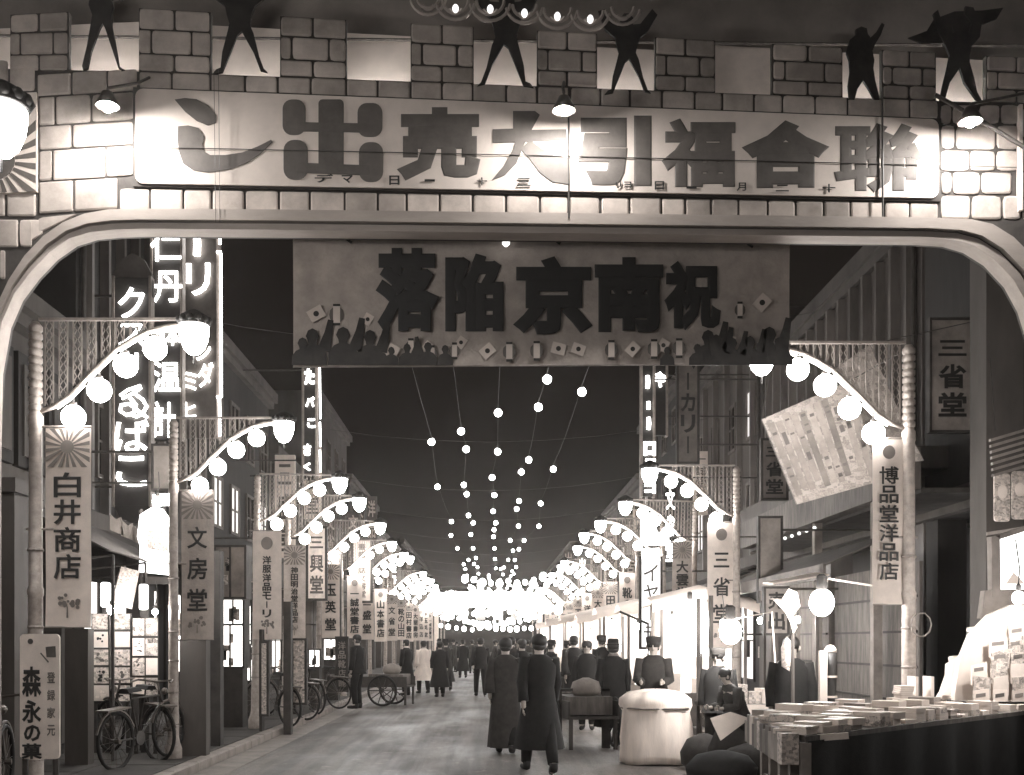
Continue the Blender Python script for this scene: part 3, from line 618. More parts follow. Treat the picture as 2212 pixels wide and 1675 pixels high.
# ================================================================ OVERHEAD BULBS
pix = {0: [(932, 955), (945, 1052), (975, 1127), (974, 1157), (988, 1185), (1012, 1210)],
       1: [(996, 932), (1007, 971), (1002, 1048), (1008, 1068), (1012, 1114), (1022, 1130), (1017, 1155), (1022, 1185), (1028, 1206)],
       2: [(1076, 892), (1075, 976), (1063, 1032), (1068, 1070), (1065, 1105), (1071, 1130), (1067, 1145), (1066, 1160), (1068, 1185), (1069, 1208), (1071, 1228)],
       3: [(1182, 820), (1163, 880), (1142, 994), (1126, 1020), (1121, 1083), (1116, 1100), (1120, 1137), (1102, 1168), (1108, 1190), (1098, 1210)],
       4: [(1257, 847), (1195, 1014), (1168, 1088), (1164, 1137), (1132, 1168), (1121, 1187), (1112, 1210)]}
strn = ['leftmost', 'second from left', 'middle', 'second from right', 'rightmost']
def bulbmesh():
    g = MB(); g.ball((0, 0, 0), .082, 12, 8); me = bpy.data.meshes.new('bulb'); me.from_pydata(g.v, [], g.f); me.materials.append(M_bulb); me.polygons.foreach_set('use_smooth', [True]*len(me.polygons)); return me
bme = bulbmesh()
ZB = 6.55
for k, L in pix.items():
    xs_ = [-1.7, -.85, .15, .95, 1.75][k]; pts = []
    for u, v in L:
        D = (ZB-EYE)*F/(V0-v); pts.append(Vector(((u-U0)*D/F, D, ZB)))
    D = pts[-1].y
    while D < 170: D += 4.6+random.uniform(-.8, .8); pts.append(Vector((xs_+random.uniform(-.15, .15), D, ZB+random.uniform(-.25, .15))))
    r = root('string_lights', (xs_, pts[0].y, ZB), '%s of the five strings of round bulbs running along over the road' % strn[k], 'string lights', 'bulb strings over the road')
    for p in pts: b = place('bulb', bme, r); b.location = p
    g = MB(); path = [Vector((pts[0].x, 9.6, ZB+.4))]
    for p in pts: path.append(p+Vector((0, 0, .13)))
    full = []
    for a, b in zip(path, path[1:]):
        for i in range(4): t = i/4; q = a.lerp(b, t); q.z -= .5*t*(1-t)*min(1, (b.y-a.y)/6); full.append(q)
    g.tube(full+[path[-1]], .0022, 4); g.build('wire', M_iron, r)
for i in range(9):
    D = 19+i*9; r = MB(); pts = [(x, D, ZB+.16+((x/5.6)**2)*.6) for x in [-5.6+j*1.4 for j in range(9)]]; r.tube(pts, .005, 4)
    tag(r.build('span_wire', M_iron), '%s span wire crossing above the road beyond the hanging cloth banner' % ordn[i], 'wire', 'wires across the street')

M_sgd_ = mat('grey_sign_paint', .12, .8, .25, 3, .1)
# ================================================================ BUILDINGS
def window(par, x, side, y0, y1, z0, z1, frame, pane, mull=1, name='window'):
    """window in a facade at x, street to side*-1; frame proud, pane recessed"""
    s = -side
    xo = x+s*.05
    g = MB(); t = .07
    for (a, b, c, d) in ((y0, y1, z1-t, z1), (y0, y1, z0, z0+t), (y0, y0+t, z0+t, z1-t), (y1-t, y1, z0+t, z1-t)): g.box(min(x-.05*s, xo), max(x-.05*s, xo), a, b, c, d)
    for i in range(mull):
        yy = y0+(y1-y0)*(i+1)/(mull+1); g.box(min(x, xo), max(x, xo), yy-.025, yy+.025, z0+t, z1-t)
    zz = (z0+z1)/2; g.box(min(x, x+s*.035), max(x, x+s*.035), y0+t, y1-t, zz-.02, zz+.02)
    w = g.build(name, frame, par)
    g = MB(); xp = x+s*.012; g.box(min(x+s*.004, xp), max(x+s*.004, xp), y0+t, y1-t, z0+t, z1-t); g.build('pane', pane, w)
    return w
def building(side, y0, y1, h, m, label, fx=6.2, ribs=0, rows=(), nwin=0, shop=None, cornice=.25, lit=.15, seed=1, winw=.9, signband=True):
    rnd = random.Random(seed); s = -side; x = side*fx
    b = root('building', (x+side*4, (y0+y1)/2, 0), label, 'building', 'buildings along the %s side' % ('left' if side < 0 else 'right'))
    g = MB(); g.box(min(x, x+side*8), max(x, x+side*8), y0, y1, 3.3, h); g.build('wall', m, b)
    # ground floor set back behind piers
    xi = x+side*.9
    g = MB(); g.box(min(xi, x+side*8), max(xi, x+side*8), y0, y1, 0, 3.3); g.build('ground_floor_wall', M_b1, b)
    npier = max(2, int((y1-y0)/3.2)+1)
    for i in range(npier):
        yy = y0+.2+(y1-y0-.4)*i/(npier-1); g = MB(); g.box(min(x-.02*s, x-s*.42), max(x-.02*s, x-s*.42), yy-.2, yy+.2, 0, 3.3); g.build('pier', m, b)
    if cornice:
        g = MB(); g.box(min(x-s*.1, x+s*cornice), max(x-s*.1, x+s*cornice), y0-.05, y1+.05, h-.25, h); g.box(min(x, x+s*cornice*.6), max(x, x+s*cornice*.6), y0, y1, h-.42, h-.25); g.build('cornice', M_b2, b)
        g = MB(); g.box(min(x-.001*s, x+s*.14), max(x-.001*s, x+s*.14), y0+.01, y1-.01, 3.3, 3.62); g.build('string_course', M_b2, b)
    if ribs:
        n = int((y1-y0)/ribs)
        for i in range(n):
            yy = y0+ribs*(i+.5); g = MB(); g.prism([(-.09, 0), (.09, 0), (.05, .13), (-.05, .13)], 3.64, h-.45)
            M = Matrix(((0, 0, s, x), (1, 0, 0, yy), (0, 1, 0, 0), (0, 0, 0, 1)))
            g.v = [tuple(M @ Vector(v)) for v in g.v]; o = g.build('rib', M_b3, b)
            bm = bmesh.new(); bm.from_mesh(o.data); bmesh.ops.recalc_face_normals(bm, faces=bm.faces); bm.to_mesh(o.data)
    for (z0, z1) in rows:
        for i in range(nwin):
            c = y0+(y1-y0)*(i+.5)/nwin; pane = M_win if rnd.random() < lit else M_glass
            window(b, x, side, c-winw/2, c+winw/2, z0, z1, M_wood, pane, 1)
    if shop:
        for i in range(npier-1):
            a = y0+.2+(y1-y0-.4)*i/(npier-1)+.3; c = y0+.2+(y1-y0-.4)*(i+1)/(npier-1)-.3
            pane = shop if rnd.random() < .8 else M_shop2
            w = window(b, xi, side, a, c, .55, 2.75, M_woodd, pane, 2, 'shop_window')
            for k in range(rnd.randint(4, 7)):   # goods in the window
                yy = rnd.uniform(a+.15, c-.15); hh = rnd.uniform(.1, .55); zz = rnd.choice([.62, 1.2, 1.75]); g = MB(); g.box(xi+s*.02, xi+s*.10, yy-rnd.uniform(.05, .2), yy+.1, zz, zz+hh); g.build('goods', rnd.choice(PR+[M_coat]), w)
    # tiled pent roof over the shop, downpipe, projecting signs
    if shop:
        g = MB(); xo = x+s*.75; nn = int((y1-y0)/.3); vs = []
        for i in range(nn+1):
            yy = y0+(y1-y0)*i/nn; dz = .03*(i % 2)
            vs += [(x+s*.0, yy, 3.42+dz), (xo, yy, 3.05+dz), (xo, yy, 2.98), (x+s*.0, yy, 3.3)]
        g.add(vs, [(4*i+j, 4*i+4+j, 4*i+4+(j+1) % 4, 4*i+(j+1) % 4) for i in range(nn) for j in range(4)]); g.build('pent_roof', M_b2, b)
    g = MB(); g.tube([(x+s*.06, y0+.15, 3.5), (x+s*.06, y0+.15, h-.5)], .04, 7); g.build('downpipe', M_iron, b)
    return b
# ---- left side
b = building(-1, 12.0, 16.4, 6.1, M_b2, 'grey two-storey building at the left edge with carved panels and a heavy cornice', cornice=.35, rows=(), shop=None)
for i in range(4):
    y0 = 12.3+i*1.0; g = MB(); g.box(-6.2, -6.12, y0, y0+.85, 3.9, 5.4); o = g.build('relief_panel', M_b1, b)
    g = MB(); g.box(-6.119, -6.09, y0+.12, y0+.73, 4.05, 5.25); g.build('relief_inset', M_b2, o)
    g = MB()
    for ch, zz in (('書', 5.0), ('店', 4.5), ('房', 4.05)):
        g2 = MB(); put_glyph(g2, ch, .03, -.2, .2, zz-.2, zz+.2, 0, .008); g.v += []; M = Matrix(((0, -1, 0, -6.085), (1, 0, 0, y0+.42), (0, 0, 1, 0), (0, 0, 0, 1))); g.add(g2.v, g2.f, M)
    if i % 2 == 0: g.build('relief_lettering', M_ink, o)
b = building(-1, 16.5, 24, 9.6, M_b1, 'tall dark left-hand building with vertical ribs behind the neon signs', ribs=.75, shop=M_shop, cornice=.2, rows=((4.2, 5.4),), nwin=3, seed=3)
building(-1, 24.2, 31, 8.6, M_b1, 'dark left-hand building with a few lit panes beside the neon tube', rows=((4.2, 5.4), (6.2, 7.4)), nwin=4, shop=M_shop, seed=4, lit=.35)
building(-1, 31.2, 39, 7.2, M_b2, 'grey two-storey left-hand shop building before the tower', rows=((4.2, 5.5),), nwin=4, shop=M_shop, seed=5)
building(-1, 39.2, 48, 10.6, M_b2, 'tall grey left-hand building halfway down the street', rows=((4.2, 5.4), (6.2, 7.4), (8.2, 9.4)), nwin=4, shop=M_shop, seed=6, lit=.1)
building(-1, 48.2, 60, 9.0, M_b1, 'broad dark left-hand building beyond the tallest one', rows=((4.4, 5.8), (6.6, 7.8)), nwin=5, shop=M_shop, seed=7)
building(-1, 60.2, 78, 8.0, M_b2, 'far grey left-hand building low over the lamps', rows=((4.4, 5.8),), nwin=6, shop=M_shop, seed=8)
building(-1, 78.2, 110, 9.0, M_b1, 'farthest left-hand building near the end of the street', rows=((4.4, 5.8), (6.6, 7.8)), nwin=6, shop=M_shop, seed=9)
# ---- right side
b = building(1, 11.5, 15.6, 9.5, M_b1, 'dark right-hand shop building with a deep ledge at the picture edge', cornice=.2, rows=(), seed=10)
b = building(1, 15.7, 24.6, 8.0, M_b3, 'right-hand building clad in vertical ribs with a sloping-looking roof edge', ribs=.62, rows=(), seed=11, cornice=.15)
g = MB(); g.box(5.1, 6.2, 14.8, 22.5, 3.95, 4.25); g.build('shop_eave', M_b2, b)
building(1, 24.8, 33, 9.2, M_b2, 'grey right-hand building with tall pilasters behind the vertical signs', ribs=1.4, rows=((4.2, 5.4), (6.4, 7.6)), nwin=4, shop=M_shop, seed=12)
building(1, 33.2, 44, 10.2, M_b1, 'tall dark right-hand building with three rows of windows', rows=((4.2, 5.4), (6.2, 7.4), (8.2, 9.4)), nwin=5, shop=M_shop, seed=13)
building(1, 44.2, 58, 8.4, M_b2, 'mid-distance grey right-hand building above the bright stalls', rows=((4.4, 5.8), (6.4, 7.4)), nwin=6, shop=M_shop, seed=14)
building(1, 58.2, 80, 8.0, M_b1, 'far dark right-hand building above the glare', rows=((4.4, 5.8),), nwin=6, shop=M_shop, seed=15)
building(1, 80.2, 112, 9.0, M_b2, 'farthest right-hand building near the end of the street', rows=((4.4, 5.8), (6.6, 7.8)), nwin=6, shop=M_shop, seed=16)
rn = random.Random(12); k = 0  # upright signs added to fill the glare down the street
for side in (-1, 1):
    for D in (28.5, 33, 37.5, 41, 46, 52, 57, 64, 71):
        x = side*rn.uniform(5.0, 5.6); w = rn.uniform(.35, .6); h_ = rn.uniform(1.6, 3.2); z = rn.uniform(3.5, 5.6); lit = rn.random() < .35
        t = rn.choice(names); r = root('shop_sign', (x, D, z), '%s of the added upright shop signs above the %s pavement, %s, reading %s' % (ordn[k % 9], 'left' if side < 0 else 'right', 'pale' if lit else 'dark', t), 'sign')
        g = MB(); g.box(x-w/2, x+w/2, D, D+.15, z, z+h_); bd = g.build('sign_board', M_cream if lit else rn.choice([M_neonbd, M_neonbd2, M_sgd_]), r)
        g = MB(); n = len(t); c = h_/n*.94
        for i, ch in enumerate(t): put_glyph(g, ch, .02, x-w*.36, x+w*.36, z+h_-.03*h_-c*(i+.9), z+h_-.03*h_-c*(i+.1), D-.008, .006, ch not in '一三')
        g.build('lettering', M_neon if (not lit and rn.random() < .35) else (M_letter if lit else M_panel), bd)
        g = MB(); g.tube([(x, D+.07, z+h_*.8), (side*6.25, D+.07, z+h_*.8)], .02); g.tube([(x, D+.07, z+h_*.2), (side*6.25, D+.07, z+h_*.2)], .02); g.build('bracket', M_iron, r); k += 1
# end of the street
e = root('end_building', (0, 175, 0), 'low building with lit windows closing the far end of the street', 'building')
g = MB(); g.box(-24, 24, 175, 185, 0, 10.5); g.build('wall', M_b1, e)
for i in range(12):
    for z in (5.2,):
        x = -16+i*2.8; g = MB(); g.box(x, x+1.5, 174.93, 174.99, z, z+2); g.build('window', M_shop if (i+int(z)) % 2 else M_win, e)

# ================================================================ NEON SIGNS (left)
def neon(name_label, u0, u1, v0, v1, D, board, marks, tubes=(), group='neon signs on the left', bold=.014):
    r = root('neon_sign', P((u0+u1)/2, v1, D), name_label, 'neon sign', group)
    g = MB(); g.ppoly([(u0, v0), (u1, v0), (u1, v1), (u0, v1)], D, D, D+.14); bd = g.build('sign_board', board, r)
    g = MB(); g.ppoly([(u0-3, v0-3), (u0+2, v0-3), (u0+2, v1+3), (u0-3, v1+3)], D, D-.03, D+.16); g.ppoly([(u1-2, v0-3), (u1+3, v0-3), (u1+3, v1+3), (u1-2, v1+3)], D, D-.03, D+.16); g.build('edge_trim', M_lat, r)
    for ch, a, b, c, d in marks:
        g = MB()
        if ch == '|': g.tube([P((a+c)/2, b+4, D-.04), P((a+c)/2+1, (b+d)/2, D-.04), P((a+c)/2, d-4, D-.04)], (c-a)/2*D/F*.6, 8)
        elif ch == 'tabako_ta':
            sc = lambda L: [P(a+(c-a)*x, b+(d-b)*y, D-.04) for x, y in L]
            rr = .026
            g.tube(sc([(.08, .33), (.35, .15), (.78, .02), (.80, .08), (.45, .30), (.15, .42)]), rr*.8, 6)
            g.tube(sc([(.42, .40), (.62, .60), (.55, .86), (.30, .93), (.08, .80), (.12, .62), (.40, .58), (.80, .88), (1.0, 1.0)]), rr, 6)
            g.tube(sc([(.62, .30), (.85, .45), (.98, .66), (.85, .88), (.62, .98), (.44, .90)]), rr, 6)
        else: px_glyph(g, ch, bold, a, b, c, d, D, D-.03, .018)
        tag(g.build('neon_character', M_neon, bd, True), 'glowing character' if len(ch) > 1 else 'glowing stroke' if ch == '|' else 'glowing character %s' % ch)
    for (a, b, c, d) in tubes:
        g = MB(); g.tube([P(a, b, D-.05), P(c, d, D-.05)], .022, 7); g.build('neon_tube', M_neon, bd, True)
    # bracket to the wall behind
    g = MB(); side = -1 if u0 < U0 else 1
    for v in (v0+40, v1-40):
        p = P(u0 if side < 0 else u1, v, D+.05); g.tube([p, (side*6.2, D+.05, p.z)], .02)
    g.build('bracket', M_iron, r)
    return r
neon('tall brown neon sign with glowing strokes リ and ダ, edged by a long white tube', 396, 470, 440, 946, 18.6, M_neonbd,
     [('|', 412, 502, 438, 556), ('リ', 403, 570, 455, 640), ('ン', 425, 742, 456, 780), ('ダ', 428, 784, 462, 838), ('ミ', 398, 805, 426, 844), ('ヒ', 400, 870, 424, 903)],
     [(474, 440, 475, 528), (477, 548, 478, 858), (474, 862, 475, 943), (478, 545, 468, 545), (478, 858, 468, 858)])
neon('dark vertical sign with glowing characters 仁丹体温計 between two other neon signs', 328, 392, 440, 950, 18.2, M_neonbd2,
     [('仁', 326, 502, 392, 566), ('丹', 333, 587, 394, 655), ('体', 345, 706, 392, 748), ('温', 330, 782, 391, 848), ('計', 330, 868, 380, 946)], group='neon signs on the left')
r = neon('black vertical sign with glowing characters クスリ and ばこ, nearest the left edge', 246, 324, 600, 1092, 16.9, M_neonbd2,
     [('ク', 256, 622, 314, 690), ('ス', 256, 700, 316, 750), ('リ', 262, 764, 300, 812), ('tabako_ta', 254, 832, 318, 902), ('ば', 249, 908, 323, 980), ('こ', 252, 986, 318, 1052)])
D = 16.9; g = MB(); g.ppoly([(240, 640), (244, 590), (262, 560), (285, 545), (310, 560), (326, 590), (330, 640)], D, D+.02, D+.12); g.build('sign_crest', M_neonbd, r)
g = MB(); g.ppoly([(246, 1092), (324, 1092), (312, 1118), (285, 1130), (258, 1118)], D, D+.01, D+.13); g.build('sign_foot', M_neonbd2, r)
g = MB(); g.ppoly([(362, 671), (374, 671), (374, 683), (362, 683)], 18.2, 18.14, 18.16)
# second row neons further down
neon('narrow far neon sign with a long white tube beside small glowing marks on the left', 655, 683, 760, 1035, 27, M_neonbd2,
     [('た', 658, 797, 680, 832), ('こ', 664, 905, 682, 925), ('バ', 660, 858, 680, 880), ('さ', 656, 960, 672, 985), ('く', 656, 1000, 672, 1018)], [(690, 760, 692, 905), (691, 912, 692, 965), (691, 972, 692, 1020)], bold=.05)
neon('narrow bright neon sign of white strokes on the right, under the cloth banner', 1386, 1412, 780, 1072, 25, M_neonbd2,
     [('|', 1392, 808, 1406, 843), ('|', 1394, 864, 1407, 888), ('|', 1394, 898, 1408, 932), ('ロ', 1390, 955, 1416, 985), ('ニ', 1392, 992, 1418, 1008), ('三', 1390, 1014, 1416, 1040), ('コ', 1392, 1046, 1416, 1066)], group='neon signs on the right', bold=.07)
neon('small dark sign with the glowing character や high on the right', 1414, 1440, 770, 940, 25.6, M_neonbd2, [('や', 1413, 804, 1438, 838)], group='neon signs on the right', bold=.07)

def flat_sign(name, label, cat, u0, u1, v0, v1, D, m, text, inkm=M_ink, bold=.025, t=.1, group=None, tb=None, side=None, frame=True):
    r = root(name, P((u0+u1)/2, v1, D), label, cat, group)
    g = MB(); g.ppoly([(u0, v0), (u1, v0), (u1, v1), (u0, v1)], D, D, D+t); bd = g.build('sign_board', m, r)
    if frame:
        g = MB()
        for q in ([(u0-3, v0-3), (u1+3, v0-3), (u1+3, v0+2), (u0-3, v0+2)], [(u0-3, v1-2), (u1+3, v1-2), (u1+3, v1+3), (u0-3, v1+3)], [(u0-3, v0+2), (u0+2, v0+2), (u0+2, v1-2), (u0-3, v1-2)], [(u1-2, v0+2), (u1+3, v0+2), (u1+3, v1-2), (u1-2, v1-2)]): g.ppoly(q, D, D-.02, D+t*.9)
        g.build('frame', M_woodd, r)
    if text:
        n = len(text); a, b = tb or (v0+(v1-v0)*.06, v1-(v1-v0)*.06); cell = (b-a)/n; g = MB(); cu = (u0+u1)/2; cw = min((u1-u0)*.36, cell*.5)
        for k, ch in enumerate(text):
            c = a+cell*(k+.5)
            if ch == 'ー': px_glyph(g, '一', .02, cu-2, c-cell*.4, cu+2, c+cell*.4, D, D-.008, .005)
            elif ch in '一二三': px_glyph(g, ch, bold, cu-cw, c-cell*.28, cu+cw, c+cell*.28, D, D-.008, .005)
            else: px_glyph(g, ch, bold, cu-cw, c-cell*.43, cu+cw, c+cell*.43, D, D-.008, .005)
        g.build('lettering', inkm, bd)
    if side:
        g = MB()
        for v in (v0+(v1-v0)*.15, v1-(v1-v0)*.15):
            p = P(u0 if side < 0 else u1, v, D+.05); g.tube([p, (side*6.25, D+.05, p.z)], .02)
        g.build('bracket', M_iron, r)
    return r
M_sgn = mat('old_sign_paint', .26, .8, .25, 3, .1); M_sgd = mat('faded_sign_paint', .16, .8, .25, 3, .1)
flat_sign('shop_sign', 'large grey vertical sign reading 三省堂 high at the right edge', 'sign', 2010, 2104, 690, 932, 13.6, M_sgn, '三省堂', M_ink, .03, side=1, tb=(722, 905))
flat_sign('shop_sign', 'small dark vertical sign reading 三省堂 left of the tilted printed board', 'sign', 1646, 1700, 950, 1078, 17.4, M_sgd, '三省堂', M_ink, .03, side=1)
flat_sign('shop_sign', 'narrow vertical sign reading ベーカリー hanging below the cloth banner on the right', 'sign', 1464, 1508, 740, 1000, 21.5, M_sgd, 'ベーカリー', M_ink, .03, side=1)
flat_sign('shop_sign', 'dark lettered sign board on the left above the second lamp banner', 'sign', 330, 374, 962, 1058, 15.6, M_sgn, '', frame=True, side=-1)
flat_sign('shop_sign', 'white lit vertical sign covered in small characters behind the third left banner', 'sign', 664, 704, 1140, 1295, 23.5, mat('lit_cream', .75), '三興堂', M_letter, .03, side=-1)
flat_sign('shop_sign', 'slim cream vertical sign with dark characters left of the road', 'sign', 704, 734, 1188, 1378, 26, M_cream, 'モモカ洋品店', M_ink, .03, side=-1)
flat_sign('shop_sign', 'tall cream sign with small characters over the far left banners', 'sign', 762, 802, 1165, 1300, 31, M_cream, '書籍雑誌文房堂', M_letter, .02, side=-1)
flat_sign('shop_sign', 'bright white vertical sign with イ characters right of the road', 'sign', 1384, 1428, 1205, 1400, 21.5, emit('sign_glow', .9), 'イヤーデ', M_letter, .01, side=1)
flat_sign('shop_sign', 'striped light panel below the eave at the right', 'sign', 1640, 1688, 1118, 1300, 16.6, M_sgn, '', side=1)
flat_sign('shop_sign', 'small paper notice board with dark marks under the eave right', 'sign', 1652, 1702, 1270, 1370, 14.8, M_sgn, '売出', M_ink, .03)
# sweets advertisement, bottom left
r = root('sweets_sign', P(85, 1620, 8.9), 'cream rounded street sign with red-black characters 森永の菓 and small cartons printed above', 'sign')
D = 8.9; g = MB(); q = rrect(X_(43, D), X_(128, D), Z_(1640, D), Z_(1370, D), .035); g.prism(q, D, D+.03); bd = g.build('sign_board', M_cream, r)
g = MB()
for ch, a, b, c, d in [('森', 48, 1440, 90, 1505), ('永', 48, 1512, 90, 1562), ('の', 52, 1566, 88, 1602), ('菓', 46, 1606, 92, 1640)]: px_glyph(g, ch, .035, a, b, c, d, D, D-.006, .004)
g.build('lettering', M_ink, bd)
g = MB()
for k, ch in enumerate('登録家元'): px_glyph(g, ch, .02, 102, 1452+k*38, 120, 1476+k*38, D, D-.006, .003)
g.build('side_lettering', M_sun, bd)
g = MB(); g.ppoly([(99, 1398), (120, 1396), (121, 1420), (101, 1420)], D, D-.006, D-.001); g.ppoly([(87, 1412), (89, 1410), (106, 1430), (104, 1432)], D, D-.005, D-.001); g.prism(circle(X_(66, D), Z_(1386, D), .022), D-.006, D-.001); g.build('carton_picture', M_letter, bd)
g = MB(); 
for u in (52, 118): g.tube([P(u, 1500, D+.05), (X_(u, D), D+.05, .1)], .025)
g.build('post', M_woodd, r)

# big column and shutter strip, left foreground
r = root('stone_column', (X_(25, 12.2), 12.2, 0), 'thick grey column at the far left in front of the dark building', 'column')
D = 12.2; g = MB(); g.box(X_(-40, D), X_(48, D), 12.0, 12.6, 0, Z_(1070, D)); g.build('shaft', M_b2, r); g = MB(); g.box(X_(-50, D), X_(58, D), 11.9, 12.7, Z_(1070, D), Z_(1040, D)); g.build('capital', M_b2, r)
r = root('slat_sign', P(70, 1340, 11.6), 'narrow upright strip of small pale slats beside the first left lamp pole', 'slat strip')
g = MB(); D = 11.6; g.ppoly([(62, 1150), (66, 1150), (66, 1345), (62, 1345)], D, D+.01, D+.05); g.tube([P(64, 1340, D+.03), (X_(64, D), D+.03, 0)], .02); g.build('upright', M_woodd, r)
sm = None
for k in range(20):
    g = MB(); v = 1153+k*9.6; g.ppoly([(64, v), (84, v-2), (84, v+2.5), (64, v+4.5)], D, D-.01, D+.005); g.build('slat', M_sgn, r)

# ================================================================ LEFT SHOP DISPLAYS
def board_posters(label, cat, name, x0, x1, z0, z1, D, cols, rws, seed, mats=PR, frame=M_woodd, fill=.92):
    rnd = random.Random(seed); r = root(name, ((x0+x1)/2, D, z0), label, cat)
    g = MB(); g.box(x0, x1, D+.02, D+.06, z0, z1); g.build('back_board', frame, r)
    g = MB(); g.box(x0+.02, x0+.07, D+.03, D+.08, 0, z0+.1); g.box(x1-.07, x1-.02, D+.03, D+.08, 0, z0+.1); g.build('support', frame, r)
    for i in range(cols):
        for j in range(rws):
            cw = (x1-x0)/cols; chh = (z1-z0)/rws; a = x0+cw*(i+.5*(1-fill)+rnd.uniform(0, .04)); b = x0+cw*(i+1-.5*(1-fill)); c = z0+chh*(j+.06+rnd.uniform(0, .05)); d = z0+chh*(j+.96)
            g = MB(); g.box(a, b, D, D+.012, c, d); o = g.build('poster', rnd.choice(mats), r)
            if rnd.random() < .95:
                w = b-a; h = d-c; g = MB()
                for q in range(rnd.randint(4, 8)):
                    px, pz = rnd.uniform(a+.1*w, b-.45*w), rnd.uniform(c+.05*h, d-.35*h); k = rnd.random()
                    if k < .5: g.prism(circle(px+.2*w, pz+.15*h, rnd.uniform(.04, .10)*w, 12), D-.003-.001*q, D-.0005)
                    else: g.box(px, px+rnd.uniform(.08, .3)*w, D-.003-.001*q, D-.0005, pz, pz+rnd.uniform(.03, .16)*h)
                g.build('print_block', rnd.choice([M_ink, M_white, M_white, M_letter]), o)
    return r
D = 14.6
board_posters('left part of the bright poster board beside the first lamp banner', 'poster board', 'poster_board', X_(196, D), X_(282, D), Z_(1518, D), Z_(1325, D), D, 2, 5, 3, mats=[PR[1], PR[3], M_cream, M_white, PR[0]])
board_posters('right part of the bright poster board left of the second lamp pole', 'poster board', 'poster_board', X_(290, D), X_(346, D), Z_(1505, D), Z_(1335, D), D-.1, 2, 4, 5, mats=[PR[1], PR[0], M_white])
def bulb_lamp(p, label, r=.04, m=None, cord=1.0, sh=True, grp='bare bulbs lighting the stalls and displays'):
    R = root('bare_bulb', p, label, 'light bulb', grp)
    g = MB(); g.ball(p, r, 14, 10, 1.15); g.build('bulb', m or M_stallb, R, True)
    g = MB(); g.lathe([(r*.45, r*1.0), (r*.45, r*2.2), (r*.2, r*2.4)], p, 8); g.build('socket', M_dark, R)
    if cord:
        g = MB(); g.tube([Vector(p)+Vector((0, 0, r*2.3)), Vector(p)+Vector((.02, .02, cord*.5)), Vector(p)+Vector((.0, .05, cord))], .006); g.build('cord', M_iron, R)
    return R
bulb_lamp(P(240, 1318, 13.9), 'bare bulb over the left poster board', .05, M_stallb, .5)
bulb_lamp(P(335, 1322, 13.9), 'bare bulb over the narrow poster board near the second lamp pole', .035, M_stallb, .4)
bulb_lamp(P(340, 1085, 14.2), 'bare bulb over the glaring white notice on the left', .06, M_stallb, .4)
# glaring notice, tilted print, shop posts
r = root('glow_notice', P(340, 1245, 14.9), 'self-glowing white paper notice with faint print left of the second lamp', 'notice'); D = 14.9
g = MB(); g.ppoly([(302, 1112), (328, 1096), (352, 1100), (372, 1128), (374, 1244), (300, 1236), (302, 1180), (296, 1160)], D, D, D+.02); g.build('paper', M_lightbox, r)  # brightness put into the paper as its own glow
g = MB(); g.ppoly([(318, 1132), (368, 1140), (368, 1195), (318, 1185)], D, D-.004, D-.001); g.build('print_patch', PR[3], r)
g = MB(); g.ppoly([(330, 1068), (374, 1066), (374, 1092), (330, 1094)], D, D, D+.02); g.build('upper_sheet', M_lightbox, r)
g = MB(); g.box(X_(300, D), X_(376, D), D+.03, D+.08, Z_(1262, D), Z_(1246, D)); g.tube([P(304, 1100, D+.05), (X_(304, D), D+.05, 0)], .03); g.tube([P(372, 1100, D+.05), (X_(372, D), D+.05, 0)], .03); g.build('frame', M_woodd, r)
r = root('tilted_price_board', P(270, 1320, 14.4), 'small tilted board of faint columns leaning by the left poster boards', 'board'); D = 14.4
g = MB(); g.ppoly([(262, 1224), (300, 1234), (284, 1316), (240, 1306)], D, D, D+.03); g.build('board', PR[3], r)
g = MB(); g.tube([P(262, 1226, D+.04), P(236, 1330, D+.1), (X_(236, D), D+.1, 0)], .02); g.build('prop', M_woodd, r)
for u0, u1, v0, v1, lab in ((217, 236, 1258, 1312, 'small upright glowing panel left of the tilted price board'), (300, 318, 1262, 1318, 'pale upright glowing post panel below the glaring notice')):
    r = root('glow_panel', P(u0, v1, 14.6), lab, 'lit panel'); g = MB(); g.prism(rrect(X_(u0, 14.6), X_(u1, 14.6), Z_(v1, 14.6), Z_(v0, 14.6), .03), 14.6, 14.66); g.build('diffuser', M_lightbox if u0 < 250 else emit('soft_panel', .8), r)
    g = MB(); g.box(X_(u0, 14.6), X_(u1, 14.6), 14.67, 14.70, 0, Z_(v0, 14.6)); g.build('frame', M_woodd, r)
r = root('awning', (-5, 15, 2.6), 'dark torn awning above the poster boards on the left', 'awning')
g = MB(); g.quad((-6.2, 13.6, 3.5), (-6.2, 16.2, 3.5), (-4.55, 16.2, 2.65), (-4.7, 13.6, 2.75), .02); g.build('canvas', M_awn, r)
g = MB()
for y in (13.6, 14.9, 16.2): g.tube([(-6.2, y, 2.5), (-4.65, y, 2.68)], .015); g.tube([(-4.65, y, 2.68), (-4.65, y, 0)], .02)
g.build('stay', M_iron, r)
for k, (u, v) in enumerate(((237, 1135), (262, 1148), (288, 1160))):
    D = 15.2; g = MB(); g.ppoly([(u, v-25), (u+14, v-12), (u+24, v-18), (u+30, v+22), (u, v+10)], D, D, D+.02); o = g.build('torn_paper', M_sgn); tag(o, '%s torn pale paper scrap hanging under the クスリ neon sign' % ordn[k], 'paper', 'paper scraps'); 
